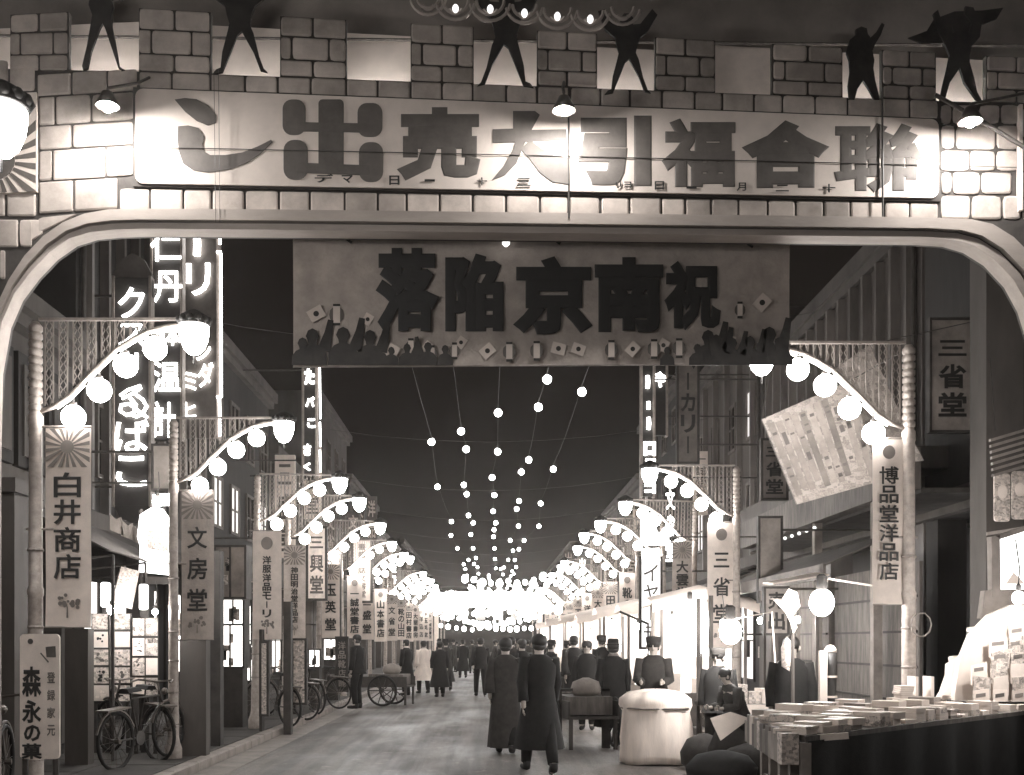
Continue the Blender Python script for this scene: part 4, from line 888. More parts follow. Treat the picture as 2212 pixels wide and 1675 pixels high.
# further glowing panes between left poles
for k, (u0, u1, v0, v1, D, m) in enumerate([(466, 528, 1182, 1290, 18.8, M_sgn), (482, 524, 1290, 1350, 19.2, M_shop), (470, 524, 1352, 1440, 19.0, M_shop), (532, 550, 1395, 1470, 21.0, M_shop), (668, 690, 1405, 1440, 24, M_shop), (610, 640, 1385, 1480, 22.5, PR[1]), (700, 730, 1382, 1425, 28, M_shop)]):
    r = root('display_case', P((u0+u1)/2, v1, D), '%s glowing display case from the left between the lamp poles' % ordn[k], 'display case', 'lit display cases on the left pavement')
    x0, x1, z0, z1 = X_(u0, D), X_(u1, D), Z_(v1, D), Z_(v0, D)
    g = MB(); g.box(x0, x1, D+.02, D+.4, z0, z1); g.build('lit_interior', m, r)
    g = MB(); t = .035
    for a, b, c, d in ((x0-t, x1+t, z1, z1+t), (x0-t, x1+t, z0-t, z0), (x0-t, x0, z0, z1), (x1, x1+t, z0, z1), ((x0+x1)/2-.012, (x0+x1)/2+.012, z0, z1)): g.box(a, b, D-.02, D+.42, c, d)
    g.box(x0, x1, D+.0, D+.4, 0, z0-t) if z0 < 1.6 and z0 > .3 else g.box(x0-t, x0, D+.3, D+.4, 0, z0-t); g.build('case_frame', M_woodd, r)
    rr = random.Random(k+40)
    for q in range(4):
        w = (x1-x0); px = rr.uniform(x0+.02, x1-w*.35); pz = rr.uniform(z0, z1-.25); g = MB(); g.box(px, px+w*rr.uniform(.15, .32), D+.0, D+.018, pz, pz+rr.uniform(.1, .25)); g.build('item', rr.choice([PR[0], PR[2], M_sgn, M_coat]), r)
# black vertical sign among the far left
flat_sign('shop_sign', 'black upright shop sign with pale characters low on the left', 'sign', 727, 750, 1378, 1492, 25.5, M_ink, '洋品靴店舗', M_sgn, .02)
flat_sign('shop_sign', 'slim patterned upright sign board between the third and fourth left poles', 'sign', 563, 578, 1388, 1545, 18.0, PR[3], '')
flat_sign('shop_sign', 'leaning cream upright board with dark lettering by the fourth left pole', 'sign', 632, 660, 1382, 1520, 19.6, PR[1], '')
for k, (u0, u1, v0, v1, D) in enumerate([(455, 476, 1190, 1600, 15.6), (612, 628, 1300, 1590, 18.8), (560, 566, 1360, 1600, 18.2), (140, 190, 1358, 1600, 13.2), (388, 445, 1384, 1590, 14.2)]):
    g = MB(); g.box(X_(u0, D), X_(u1, D), D, D+.2, 0, Z_(v0, D)); tag(g.build('wooden_post', M_b2 if k > 2 else M_woodd), ['narrow dark post right of the second lamp', 'dark post beside the fourth left pole', 'thin post under the モーリ banner', 'wide grey board standing behind the banner of the first left lamp', 'wide grey board standing behind the banner of the second left lamp'][k], 'post' if k < 3 else 'board')

# ================================================================ RIGHT SIDE FOREGROUND
# tilted printed board with paper columns
r = root('hanging_board', P(1770, 965, 11.6), 'large tilted board of printed paper columns hanging before the first right lamp banner', 'board'); D = 11.6
A, B, C_, D_ = [(1646, 906), (1838, 822), (1900, 1040), (1722, 1090)]
g = MB(); g.ppoly([A, B, C_, D_], D, D, D+.04); bd = g.build('board', M_timetable, r)
lerp = lambda p, q, t: (p[0]+(q[0]-p[0])*t, p[1]+(q[1]-p[1])*t)
rn = random.Random(5)
for k in range(11):
    t0, t1 = .03+k*.087, .03+k*.087+.07; e0 = rn.uniform(.03, .1); e1 = rn.uniform(.80, .95)
    f = lambda t, s: lerp(lerp(A, B, t), lerp(D_, C_, t), s)
    g = MB(); g.ppoly([f(t0, e0), f(t1, e0), f(t1, e1), f(t0, e1)], D, D-.006, D-.001); o = g.build('paper_strip', rn.choice([M_sgn, M_sgn, M_timetable, M_sgd]), bd)
    g = MB()
    for q in range(rn.randint(2, 4)):
        s = rn.uniform(.1, .85); h = rn.choice([.02, .03, .07]); g.ppoly([f(t0+.012, s), f(t1-.012, s), f(t1-.012, s+h), f(t0+.012, s+h)], D, D-.009, D-.0065)
    g.build('printed_mark', M_letter, o)
g = MB(); g.tube([P(1646, 906, D+.02), (X_(1700, D), D+.3, 5.2)], .006); g.tube([P(1838, 822, D+.02), (4.0, 10.45, 4.4)], .006); g.build('cord', M_iron, r)
r = root('hanging_board', P(1880, 850, 12.2), 'smaller patterned paper sheet behind the lattice of the first right lamp', 'board'); D = 12.2
g = MB(); g.ppoly([(1878, 745), (1960, 930), (1996, 995), (1900, 1010), (1838, 870), (1800, 800)], D, D, D+.02); g.build('sheet', M_timetable, r)
g = MB(); g.tube([P(1878, 745, D), (6.2, 13, 5.5)], .006); g.build('cord', M_iron, r)
# eaves, awning, posts of the right shop
r = root('storefront', (5.6, 16, 0), 'dim right-hand shop front with beams, small eave bulbs and a low dark awning', 'shop front')
g = MB(); g.box(5.0, 5.2, 13.2, 21.8, 3.45, 3.95); g.build('beam', M_wood, r)
g = MB(); g.box(5.2, 6.15, 13.2, 21.8, 3.40, 3.46); g.build('soffit_board', M_woodd, r)
for k in range(7):
    g = MB(); g.ball((5.02, 16.9+k*.42, 3.36), .03, 8, 6); g.build('eave_bulb', emit('eave_glow', .8), r, True)
for y in (14.4, 17.0, 19.6): g = MB(); g.box(5.05, 5.17, y, y+.12, .1, 3.45); g.build('post', M_sgn if y < 18 else M_wood, r)
g = MB(); g.quad((5.0, 13.4, 2.95), (4.1, 13.4, 2.55), (4.1, 19.5, 2.55), (5.0, 19.5, 2.95), .02); g.build('awning_canvas', M_awn, r)
g = MB(); g.box(4.08, 4.12, 13.4, 19.5, 2.38, 2.56); g.build('awning_valance', M_sgd, r)
for k, (y0, y1) in enumerate(((13.5, 14.9), (15.0, 16.8), (17.1, 19.4))):
    g = MB(); g.box(5.30, 5.34, y0, y1, .12, 2.6); o = g.build('shutter_panel', M_wood, r)
    for q in range(5): h = MB(); h.box(5.27, 5.30, y0+.05, y1-.05, .4+q*.44, .43+q*.44); h.build('batten', M_woodd, o)
g = MB(); g.quad((4.05, 13.6, 2.45), (3.3, 13.2, 2.3), (3.35, 12.9, 2.28), (4.1, 13.2, 2.4), .02); g.build('torn_canvas', M_white, r)
# things near the arch right: pillar and shop wall
r = root('pillar', (5.45, 11.6, 0), 'dim square pillar at the right behind the magazine rack', 'pillar')
g = MB(); g.box(5.35, 5.75, 11.8, 12.2, 0, 7.4); g.build('shaft', M_b2, r); g = MB(); g.box(5.25, 5.85, 11.7, 12.3, 7.4, 7.7); g.build('capital', M_b2, r)
r = root('rolled_blind', (5.0, 11, 2.9), 'pale hanging paper display with pictures of faces-like ovals at the right edge', 'hanging display')
D = 11.0; 
for j in range(7):
    v = 935+j*13; g = MB(); g.ppoly([(2138, v+14), (2260, v-22), (2260, v-16), (2138, v+20)], D, D-.02-.01*j, D+.02-.01*j); g.build('paper_slat', M_sgn, r)
for u, v in ((2165, 1075), (2203, 1070)):
    g = MB(); g.prism(rrect(X_(u-17, D), X_(u+17, D), Z_(v+52, D), Z_(v-52, D), .03), D, D+.02); o = g.build('picture_sheet', PR[3], r); g = MB(); g.prism(circle(X_(u, D), Z_(v-12, D), .05, 18, 1.4), D-.004, D-.001); g.build('oval_picture', M_white, o)
for j in range(6):
    v = 1138+j*11; g = MB(); g.ppoly([(2132, v+12), (2260, v-8), (2260, v-1), (2132, v+19)], D, D-.01-.012*j, D+.02-.012*j); g.build('paper_slat', M_sgn, r)
g = MB(); g.tube([P(2150, 930, D+.03), (5.3, 11.6, 4.6)], .006); g.build('cord', M_iron, r)
# bright lightbox and magazine rack at right edge
r = root('lit_window', P(2190, 1270, 10.4), 'blazing white shop window at the right edge above the rack', 'lit window'); D = 10.4
g = MB(); g.ppoly([(2158, 1166), (2300, 1120), (2300, 1270), (2160, 1274)], D, D+.01, D+.06); g.build('pane', M_lightbox, r)
g = MB(); g.ppoly([(2140, 1160), (2158, 1156), (2160, 1290), (2142, 1290)], D, D-.02, D+.08); g.ppoly([(2150, 1158), (2300, 1108), (2300, 1120), (2158, 1166)], D, D-.02, D+.08); g.ppoly([(2128, 1276), (2300, 1272), (2300, 1330), (2120, 1336)], D, D-.01, D+.1); g.box(X_(2128, D), X_(2300, D), D+.02, D+.1, 0, Z_(1330, D)); g.build('surround', M_sgn, r)
g = MB(); g.ppoly([(2172, 1262), (2190, 1236), (2212, 1258), (2230, 1262)], D, D-.0, D+.008); g.build('window_goods', M_white, r)
r = root('magazine_rack', P(2140, 1520, 9.8), 'curved rack heaped with bright white magazines at the right edge', 'magazine rack'); D = 9.9
g = MB(); g.ppoly([(2075, 1500), (2085, 1430), (2110, 1370), (2150, 1328), (2200, 1306), (2320, 1300), (2320, 1520), (2075, 1520)], D, D+.12, D+.2); g.build('rack_back', M_white, r)
rn = random.Random(9)
for j in range(6):
    for i in range(5):
        u = 2096+i*42+j*2-(3 if j % 2 else 0); v = 1352+j*28
        if u < 2150-j*14-4 and j < 4 and u < 2168-j*26: continue
        D2 = D-.02*j; w = rn.uniform(30, 40); q = rn.uniform(-4, 4)
        g = MB(); g.ppoly([(u, v+q), (u+w, v-q-3), (u+w+1, v+40-q), (u+1, v+42+q)], D2, D2, D2+.02)
        o = g.build('magazine', rn.choice([M_white, M_white, M_coatw, PR[3], PR[1]]), r)
        if rn.random() < .6: g = MB(); g.ppoly([(u+5, v+8), (u+w-8, v+5), (u+w-8, v+13), (u+5, v+16)], D2, D2-.004, D2-.001); g.build('title_block', rn.choice([M_sun, M_letter, M_sgn]), o)
g = MB(); g.box(X_(2075, D), X_(2320, D), D-.1, D+.3, 0, Z_(1515, D)); g.build('rack_base', M_woodd, r)
bulb_lamp(P(2200, 1292, 9.35), 'bare bulb hidden above the magazine rack at the right edge', .05, M_stallb, .5)

# book stall table in the foreground
r = root('book_stall', (3.2, 8.8, 0), 'long dark-skirted stall table in the right foreground, front legs of pale slats', 'stall table')
ZT = 1.02
c1, c2, c3, c4 = Vector((2.02, 7.0, 0)), Vector((5.2, 10.1, 0)), Vector((5.0, 11.2, 0)), Vector((2.19, 8.7, 0))
def slab(pts, z0, z1, name, m, par):
    g = MB(); n = len(pts); vs = [(p[0], p[1], z0) for p in pts]+[(p[0], p[1], z1) for p in pts]
    g.add(vs, [tuple(range(n))[::-1], tuple(range(n, 2*n))]+[(i, (i+1) % n, (i+1) % n+n, i+n) for i in range(n)]); return g.build(name, m, par)
slab([c1, c2, c3, c4], ZT-.06, ZT-.02, 'table_top', M_wood, r)
g = MB(); n = 40
for a, b in ((c1, c2),):
    vs = []
    for i in range(n+1):
        p = a.lerp(b, i/n); nrm = Vector((b-a)).normalized().cross(Vector((0, 0, 1))); k = .03*math.sin(i*1.1)+.012*math.sin(i*2.7)
        for z, w in ((ZT-.05, 0), (.55, k*.6), (.12, k)): vs.append(tuple(p+nrm*(.02+w)+Vector((0, 0, z))))
    g.add(vs, [(3*i+j, 3*i+3+j, 3*i+4+j, 3*i+1+j) for i in range(n) for j in range(2)])
g.build('skirt', M_coat, r, True)
for t in (0, .25, .5, .75, 1):
    p = c1.lerp(c4, t); g = MB(); g.box(p.x-.03, p.x+.03, p.y-.03, p.y+.03, 0, ZT-.06); g.build('leg', M_sgn, r)
for t in (.5, 1): p = c1.lerp(c2, t); g = MB(); g.box(p.x-.03, p.x+.03, p.y+.05, p.y+.11, 0, ZT-.06); g.build('leg', M_woodd, r)
g = MB(); g.tube([(c1.x+.03, c1.y, .55), (c4.x, c4.y, .55)], .02); g.build('rail', M_sgn, r)
rn = random.Random(21); nb = 0
du = (c2-c1).normalized(); dv = (c4-c1).normalized()
Lu, Lv = (c2-c1).length, (c4-c1).length
for i in range(22):
    for j in range(7):
        a = .04+i*.2+rn.uniform(-.01, .01); b = .02+j*.245+rn.uniform(-.015, .015)
        if a > Lu-.2 or b > Lv-.22: continue
        if rn.random() < .06: continue
        z = ZT-.018; cnt = rn.choice([1, 1, 1, 2, 2, 3]) if j else rn.choice([1, 2, 3])
        st = None
        if nb+cnt > 290: continue
        for k in range(cnt):
            w, d, h = rn.uniform(.13, .18), rn.uniform(.19, .23), rn.uniform(.018, .05); ang_ = rn.uniform(-.12, .12); e1 = (du*math.cos(ang_)+Vector((-du.y, du.x, 0))*math.sin(ang_)); e2 = Vector((-e1.y, e1.x, 0))
            o_ = c1+du*a+dv*b+Vector((0, .02, 0))
            g = MB(); P4 = [o_, o_+e1*w, o_+e1*w+e2*d, o_+e2*d]
            vs = [(p.x, p.y, z) for p in P4]+[(p.x, p.y, z+h) for p in P4]
            g.add(vs, [(3, 2, 1, 0), (4, 5, 6, 7), (0, 1, 5, 4), (1, 2, 6, 5), (2, 3, 7, 6), (3, 0, 4, 7)])
            bo = g.build('book', rn.choice([M_white, M_white, M_cream, M_cream, PR[1], PR[3], M_sgn]))
            tag(bo, 'book lying %s along row %s of the stall, %s' % (ordn[i], ordn[j], ['at the bottom of its pile', 'second up in its pile', 'third up in its pile'][k] if cnt > 1 else 'alone'), 'book', 'books on the foreground stall'); z += h+.001; nb += 1
# upright row of book spines on the left edge
for k in range(13):
    t = k/13; p = c1.lerp(c4, t)+Vector((-.02, 0, 0)); h = rn.uniform(.16, .22); g = MB(); g.box(p.x-.13, p.x-.02, p.y, p.y+.11, ZT-.2, ZT-.2+h); g.build('book', rn.choice([M_sgn, M_cream, M_sgd, PR[3]]))
    tag(bpy.data.objects[COL.objects[-1].name], 'book standing upright at the left end of the stall, %s from the front corner' % ordn[k], 'book', 'books standing at the stall end')
r = root('book_stack', P(1955, 1530, 9.75), 'tall crooked stack of thin white booklets on the stall before the lamp pole', 'book stack')
g0 = P(1940, 1528, 9.75); z = ZT-.015
for k in range(11):
    h = rn.uniform(.012, .02); q = rn.uniform(-.012, .012); g = MB(); g.box(g0.x+q, g0.x+.12+q, 9.7, 9.88, z, z+h); g.build('booklet', M_white if k % 3 else M_cream, r); z += h+.002
r = root('book_box', P(2000, 1530, 9.95), 'open upright pale box holding booklets beside the crooked stack', 'box')
for (a, b, c, d) in ((1978, 1984, 1462, 1532), (2012, 2018, 1462, 1532)): D = 9.9; g = MB(); g.box(X_(a, D), X_(b, D), D, D+.2, ZT-.015, Z_(c, D)); g.build('side_board', M_white, r)
g = MB(); g.box(X_(1984, 9.9), X_(2012, 9.9), 9.92, 10.1, ZT-.015, ZT+.01); g.build('bottom_board', M_white, r)
# price tag cards on stall front
g = MB(); D = 7.15; g.ppoly([(1752, 1588), (1830, 1582), (1832, 1596), (1756, 1602)], D, D-.02, D+.0); tag(g.build('price_card', M_white), 'long white card lying over the front edge of the foreground stall', 'card')
# stall bulbs (glare) and their arms
def big_bulb(u, v, D, lab, r_, m=M_stallb):
    return bulb_lamp(P(u, v, D), lab, r_, m, 0)
M_bigb = emit('frosted_bulb', 140)
R = big_bulb(1775, 1302, 10.6, 'large round frosted bulb glaring above the stall, right of the torn cloth', .115, M_bigb); g = MB(); g.tube([P(1775, 1275, 10.6), P(1790, 1250, 10.7), P(1900, 1268, 10.9)], .01); g.build('arm', M_white, R)
R = big_bulb(1578, 1365, 13.4, 'large round frosted bulb glaring low beside the 三省堂 banner', .135, M_bigb); g = MB(); g.tube([P(1578, 1340, 13.4), P(1600, 1335, 13.4), P(1668, 1322, 13.6), (X_(1690, 14), 14, 0)], .012); g.build('arm', M_white, R)
bulb_lamp(P(2285, 1290, 8.5), 'added unseen bulb beyond the right picture edge, brightening books and magazines', .06, M_bigb, .6)  # off-frame bulb added to light the stall books and the rack
big_bulb(1490, 1310, 18, 'round frosted bulb before the 大雲堂書店 banner', .10, M_bigb)
r = root('cloth_rag', P(1705, 1310, 11), 'bright white rag tied on a pole beside the large frosted bulb', 'cloth'); D = 11
g = MB(); g.ppoly([(1668, 1292), (1690, 1295), (1704, 1272), (1722, 1280), (1728, 1310), (1712, 1330), (1722, 1356), (1714, 1368), (1708, 1345), (1698, 1325)], D, D, D+.03); g.build('cloth', M_white, r)
g = MB(); g.tube([P(1664, 1294, D), P(1690, 1296, D)], .01); g.tube([P(1712, 1290, D+.04), (X_(1716, D), D+.04, 0)], .018); g.build('pole', M_wood, r)
g = MB(); g.ppoly([(1688, 1400), (1700, 1375), (1712, 1390), (1706, 1450), (1690, 1440)], 11.2, 11.2, 11.23); tag(g.build('hanging_paper', PR[3]), 'pale limp paper hanging below the white rag', 'paper')
# bollard lamp with white dome
r = root('standpipe', (X_(1794, 10.9), 10.9, 0), 'black upright stand with rounded white top and white rings behind the stall', 'stand'); c = (X_(1794, 10.9), 10.9, 0)
g = MB(); g.lathe([(.06, 0), (.06, 1.0), (.05, 1.05), (.065, 1.35), (.06, 1.5)], c, 12); g.build('body', M_ink, r, True)
g = MB(); g.lathe([(.062, 1.50), (.06, 1.53), (.035, 1.565), (.005, 1.575)], c, 12); g.build('dome_cap', M_white, r, True)
for z in (.95, 1.05, 1.25): g = MB(); g.lathe([(.067, z), (.067, z+.02)], c, 12); g.build('ring', M_white, r)
r = root('white_post', (X_(1778, 10.8), 10.8, 0), 'white notched post left of the black stand with rounded top', 'post'); g = MB(); g.box(X_(1770, 10.8), X_(1786, 10.8), 10.78, 10.84, .3, Z_(1406, 10.8)); g.build('post_board', M_white, r)
# rope loop on pole
g = MB(); g.tube([P(1990+22*math.cos(t/10*2*PI), 1350+26*math.sin(t/10*2*PI), 10.35) for t in range(11)], .007); tag(g.build('rope_loop', M_sgn), 'loop of pale rope hanging on the first right lamp pole', 'rope')

# ================================================================ NIGHT STALLS ON THE RIGHT
M_glow = emit('cloth_goods_glow', 3.0)  # glow put into stall goods, sheets and banner cloth for a brighter blaze
for k, (D, x0, x1, cz) in enumerate([(15.2, 3.05, 4.6, 2.25), (18.6, 2.9, 4.4, 2.3), (22.2, 2.8, 4.3, 2.3), (26, 2.7, 4.4, 2.35), (30.5, 2.6, 4.3, 2.3), (36, 2.5, 4.3, 2.4), (43, 2.4, 4.3, 2.4), (52, 2.4, 4.3, 2.4)]):
    r = root('night_stall', ((x0+x1)/2, D, 0), '%s brightly lit night stall with white canopy beyond the foreground table' % ordn[k], 'stall', 'night stalls along the right kerb'); rn = random.Random(k+70)
    g = MB(); g.box(x0, x1, D, D+1.0, .68, .74); g.build('table_top', M_wood, r)
    for x in (x0+.04, x1-.04):
        for y in (D+.04, D+.96): g = MB(); g.box(x-.025, x+.025, y-.025, y+.025, 0, cz); g.build('post', M_wood, r)
    if k != 0:
        g = MB(); NXc = 12; vs = []
        for i in range(NXc+1):
            x = x0-.15+(x1-x0+.3)*i/NXc; zt = cz+.18-.22*abs(i/NXc-.5)*2
            for y, dz in ((D-.2, -.16+.02*math.sin(i*2)), (D-.18, 0), (D+.5, .12), (D+1.1, -.05)): vs.append((x, y, zt+dz))
        g.add(vs, [(4*i+j, 4*i+4+j, 4*i+5+j, 4*i+1+j) for i in range(NXc) for j in range(3)]); g.build('canopy', M_awnw, r, True)
    g = MB(); g.box(x0, x1, D-.012, D-.002, .18, .74); g.build('front_cloth', M_awn if k % 2 else M_awnw, r)
    if k: g = MB(); g.box(x0, x1, D+.97, D+.985, .74, cz+.02); g.build('bright_back_cloth', M_awnw, r)  # white cloth added to catch the bulb light and fill the blaze
    for q in range(8):
        x = x0+.1+(x1-x0-.2)*q/7; h = rn.uniform(.1, .38); w = rn.uniform(.06, .1); g = MB(); g.box(x-w, x+w, D+.15, D+.15+rn.uniform(.1, .5), .742, .742+h); g.build('goods', rn.choice([M_white, M_cream, PR[1], PR[3], M_sgn, M_glow]), r)
    for q in range(3):
        x = x0+.25+(x1-x0-.5)*q/2; bulb_lamp(Vector((x, D+.25, cz-.35+rn.uniform(-.08, .08))), '%s bulb of the %s night stall on the right' % (['left', 'middle', 'right'][q], ordn[k]), .055 if k else .04, M_stallb, .42)
    if k in (1, 2, 3):
        g = MB(); x = x0+.5; g.prism(rrect(x, x+.55, 1.35, 1.85, .08), D+.8, D+.84); g.build('glow_sheet', M_glow, r)  # added sheet with its own glow, widening the stall blaze
# far gate of bulbs, added to fill the glare at the street end
r = root('added_bulb_gate', (0, 78, 0), 'added far gate across the road with rows of bulbs filling the glare', 'gate')
for x in (-3.7, 3.7): g = MB(); g.box(x-.15, x+.15, 78, 78.3, 0, 5.2); g.build('post', M_white, r)
g = MB(); g.box(-3.85, 3.85, 78.02, 78.28, 4.1, 5.2); g.build('beam', M_white, r)
fb = MB(); fb.ball((0, 0, 0), .11, 8, 6); fm = bpy.data.meshes.new('bulb'); fm.from_pydata(fb.v, [], fb.f); fm.materials.append(M_globe)
for i in range(22):
    for j, z in enumerate((4.2, 4.65, 5.1)): place('bulb', fm, r).location = (-3.7+i*.352+(j % 2)*.15, 77.9, z)
for o in r.children:
    if o.name.startswith('bulb'): o.matrix_parent_inverse = WI[r.name]
rn = random.Random(77)
lm = MB(); lm.ball((0, 0, 0), .17, 10, 7, 1.15); lme = bpy.data.meshes.new('lantern'); lme.from_pydata(lm.v, [], lm.f); lme.materials.append(emit('added_lantern_glow', 9)); lme.polygons.foreach_set('use_smooth', [True]*len(lme.polygons))
for k in range(11):  # lanterns added to fill the glare at the far end
    D = 50+k*6.5; n = rn.randint(9, 14); zb = rn.uniform(2.7, 5.5); xa, xb = (-3.6, rn.uniform(1, 3.6)) if k % 2 else (rn.uniform(-3.2, -.5), 4.6)
    r = root('added_lantern_string', (0, D, zb), '%s added string of glowing lanterns filling the glare over the far road' % ordn[k], 'lantern string', 'added far lantern strings'); pts = []
    for i in range(n):
        t = i/(n-1); x = xa+(xb-xa)*t; z = zb-.55*math.sin(PI*t)*rn.uniform(.7, 1)+(.5*t if k % 3 else -.3*t); y = D+rn.uniform(-1, 1)*.8; pts.append((x, y, z+.2)); q = place('lantern', lme, r); q.location = (x, y, z); q.matrix_parent_inverse = WI[r.name]; w = rn.uniform(.8, 1.35); q.scale = (w, w, w)
    g = MB(); g.tube(pts, .006, 4); g.build('cord', M_iron, r)
# upright bright rolls beside the R2 pole
r = root('glow_banner_roll', P(1512, 1420, 16.4), 'tall white rolled banner with self-glowing cloth standing left of the 三省堂 banner', 'banner'); D = 16.4
g = MB(); g.ppoly([(1502, 1290), (1512, 1282), (1526, 1300), (1532, 1340), (1528, 1410), (1504, 1412)], D, D, D+.05); g.build('cloth', M_glow, r); g = MB(); g.tube([(X_(1516, D), D+.08, 0), P(1516, 1290, D+.08)], .015); g.build('pole', M_wood, r)  # cloth brightness is its own glow
r = root('glow_banner_roll', P(1420, 1100, 20), 'self-glowing white sheet sign high behind the third right lamp', 'banner'); D = 20.2
g = MB(); g.ppoly([(1384, 1110), (1412, 1108), (1420, 1150), (1444, 1150), (1446, 1178), (1384, 1178)], D, D, D+.04); g.ppoly([(1386, 1186), (1424, 1184), (1426, 1212), (1388, 1214)], D, D, D+.04); g.build('sheet', M_glow, r); g = MB(); g.tube([P(1444, 1160, D+.05), (6.2, D+.05, Z_(1160, D))], .015); g.build('bracket', M_iron, r)  # both sheets carry their own glow
g = MB(); g.tube([P(1340, 1322, 16), P(1400, 1348, 15.2)], .016); g.tube([P(1400, 1348, 15.2), (X_(1400, 15.2), 15.2, 0)], .014); tag(g.build('signal_arm', M_woodd), 'thin dark slanting bar against the glare of the stalls', 'bar')
# heaps by the second stall: bags, basket, papers
rn = random.Random(31)
for k, (u, v, D, w, h) in enumerate([(1620, 1560, 12.6, .34, .42), (1560, 1580, 12.4, .40, .36), (1585, 1500, 13.2, .30, .6), (1520, 1545, 13.6, .28, .45)]):
    g = MB(); p = P(u, v, D); g.lathe([(w*.6, 0), (w, .08), (w*1.05, h*.5), (w*.75, h*.85), (w*.2, h)], (p.x, D, .115 if p.x > 3.7 else .02), 10, 1, .8)
    o = g.build('bundle', M_coat2 if k != 1 else M_coat, None, True); tag(o, ['dark wrapped bundle nearest the stall table', 'wide dark bundle under the loose paper', 'tall grey bundle before the glaring bulb', 'small grey bundle beside the white-clad figure'][k], 'bundle', 'bundles on the right pavement')
g = MB(); D = 12.1; g.ppoly([(1534, 1552), (1578, 1538), (1620, 1552), (1556, 1600), (1544, 1575)], D, D-.02, D); tag(g.build('loose_paper', M_cream), 'folded pale paper lying over the dark bundle', 'paper')
# ================================================================ CARTS AND BICYCLES
def wheel(r_, name, par, M, tyre=.022, spokes=16, cart=False):
    g = MB(); n = 26
    g.tube([(0, r_*math.cos(2*PI*i/n), r_*math.sin(2*PI*i/n)) for i in range(n+1)], tyre, 6, False); g.v = [tuple(M @ Vector(v)) for v in g.v]; w = g.build(name, M_rub, par, True)
    g = MB()
    for i in range(spokes):
        a = 2*PI*i/spokes; g.tube([(0, 0, 0), (0, (r_-.01)*math.cos(a), (r_-.01)*math.sin(a))], .012 if cart else .003, 4)
    g.lathe([(.03, -.06), (.03, .06)], (0, 0, 0), 8, M=Matrix.Rotation(PI/2, 4, 'Y')); g.v = [tuple(M @ Vector(v)) for v in g.v]; g.build('spokes', M_steel if not cart else M_woodd, w)
    return w
def make_bike():
    r = root('bicycle', (0, 0, 0), '', 'bicycle', world=False)
    for y in (-.54, .54): wheel(.33, 'wheel', r, Matrix.Translation((0, y, .35)))
    g = MB(); T = g.tube
    T([(0, -.54, .35), (0, -.10, .33), (0, .38, .70), (0, .36, .80), (0, -.22, .82), (0, -.10, .33)], .015, 6); T([(0, -.22, .82), (0, -.54, .35)], .010, 5); T([(0, .36, .88), (0, .54, .35)], .014, 6); g.build('frame', M_iron, r)
    g = MB(); T = g.tube; T([(-.28, .18, .98), (-.25, .30, 1.0), (0, .34, .97), (.25, .30, 1.0), (.28, .18, .98)], .013, 6); T([(0, .36, .86), (0, .34, .97)], .013, 6); g.build('handlebar', M_steel, r)
    g = MB(); g.prism([(-.08, 0), (.08, 0), (.05, .05), (-.05, .05)], -.36, -.10); g.v = [(x, y, z+.90) for x, y, z in g.v]; g.tube([(0, -.22, .8), (0, -.23, .91)], .012); g.build('saddle', M_rub, r)
    g = MB(); g.box(-.09, .09, -.78, -.34, .72, .74); g.tube([(.08, -.74, .72), (.05, -.56, .36)], .006); g.tube([(-.08, -.74, .72), (-.05, -.56, .36)], .006); g.build('carrier', M_steel, r)
    for y in (-.54, .54):
        g = MB(); g.tube([(0, y+.37*math.cos(a), .35+.37*math.sin(a)) for a in [math.radians(20+14*i) for i in range(11)]], .016, 5)
        g.build('mudguard', M_steel, r)
    g = MB(); g.ball((0, .48, .84), .045, 8, 6); g.build('headlamp', M_steel, r)
    g = MB(); g.lathe([(.09, -.006), (.09, .006)], (0, 0, 0), 12, M=Matrix.Translation((.03, -.1, .33)) @ Matrix.Rotation(PI/2, 4, 'Y')); g.tube([(-.12, -.1, .17), (-.04, -.1, .17), (0, -.1, .33), (.05, -.1, .49), (.13, -.1, .49)], .009, 5); g.build('crank', M_iron, r)
    return r
bike = make_bike()
BK = [(-4.35, 9.6, .2, 'bicycle at the bottom left corner beside the sweets sign'), (-4.2, 13.4, -.3, 'bicycle parked just right of the second left lamp pole'), (-4.6, 14.2, .9, 'bicycle leaning under the poster boards'),
      (-3.95, 20.0, .8, 'nearest bicycle of the row beyond the fourth left pole'), (-4.0, 21.6, 1.0, 'second bicycle of the row beyond the fourth left pole'), (-3.95, 23.4, .7, 'third bicycle of the row beyond the fourth left pole'), (-3.9, 25.2, 1.1, 'farthest bicycle of the left row before the handcart')]
for k, (x, y, a, lab) in enumerate(BK):
    o = bike if k == 0 else dup(bike); o.location = (x, y, .12); o.rotation_euler = (.06, 0, a); o['label'] = lab; o['group'] = 'bicycles parked on the left'
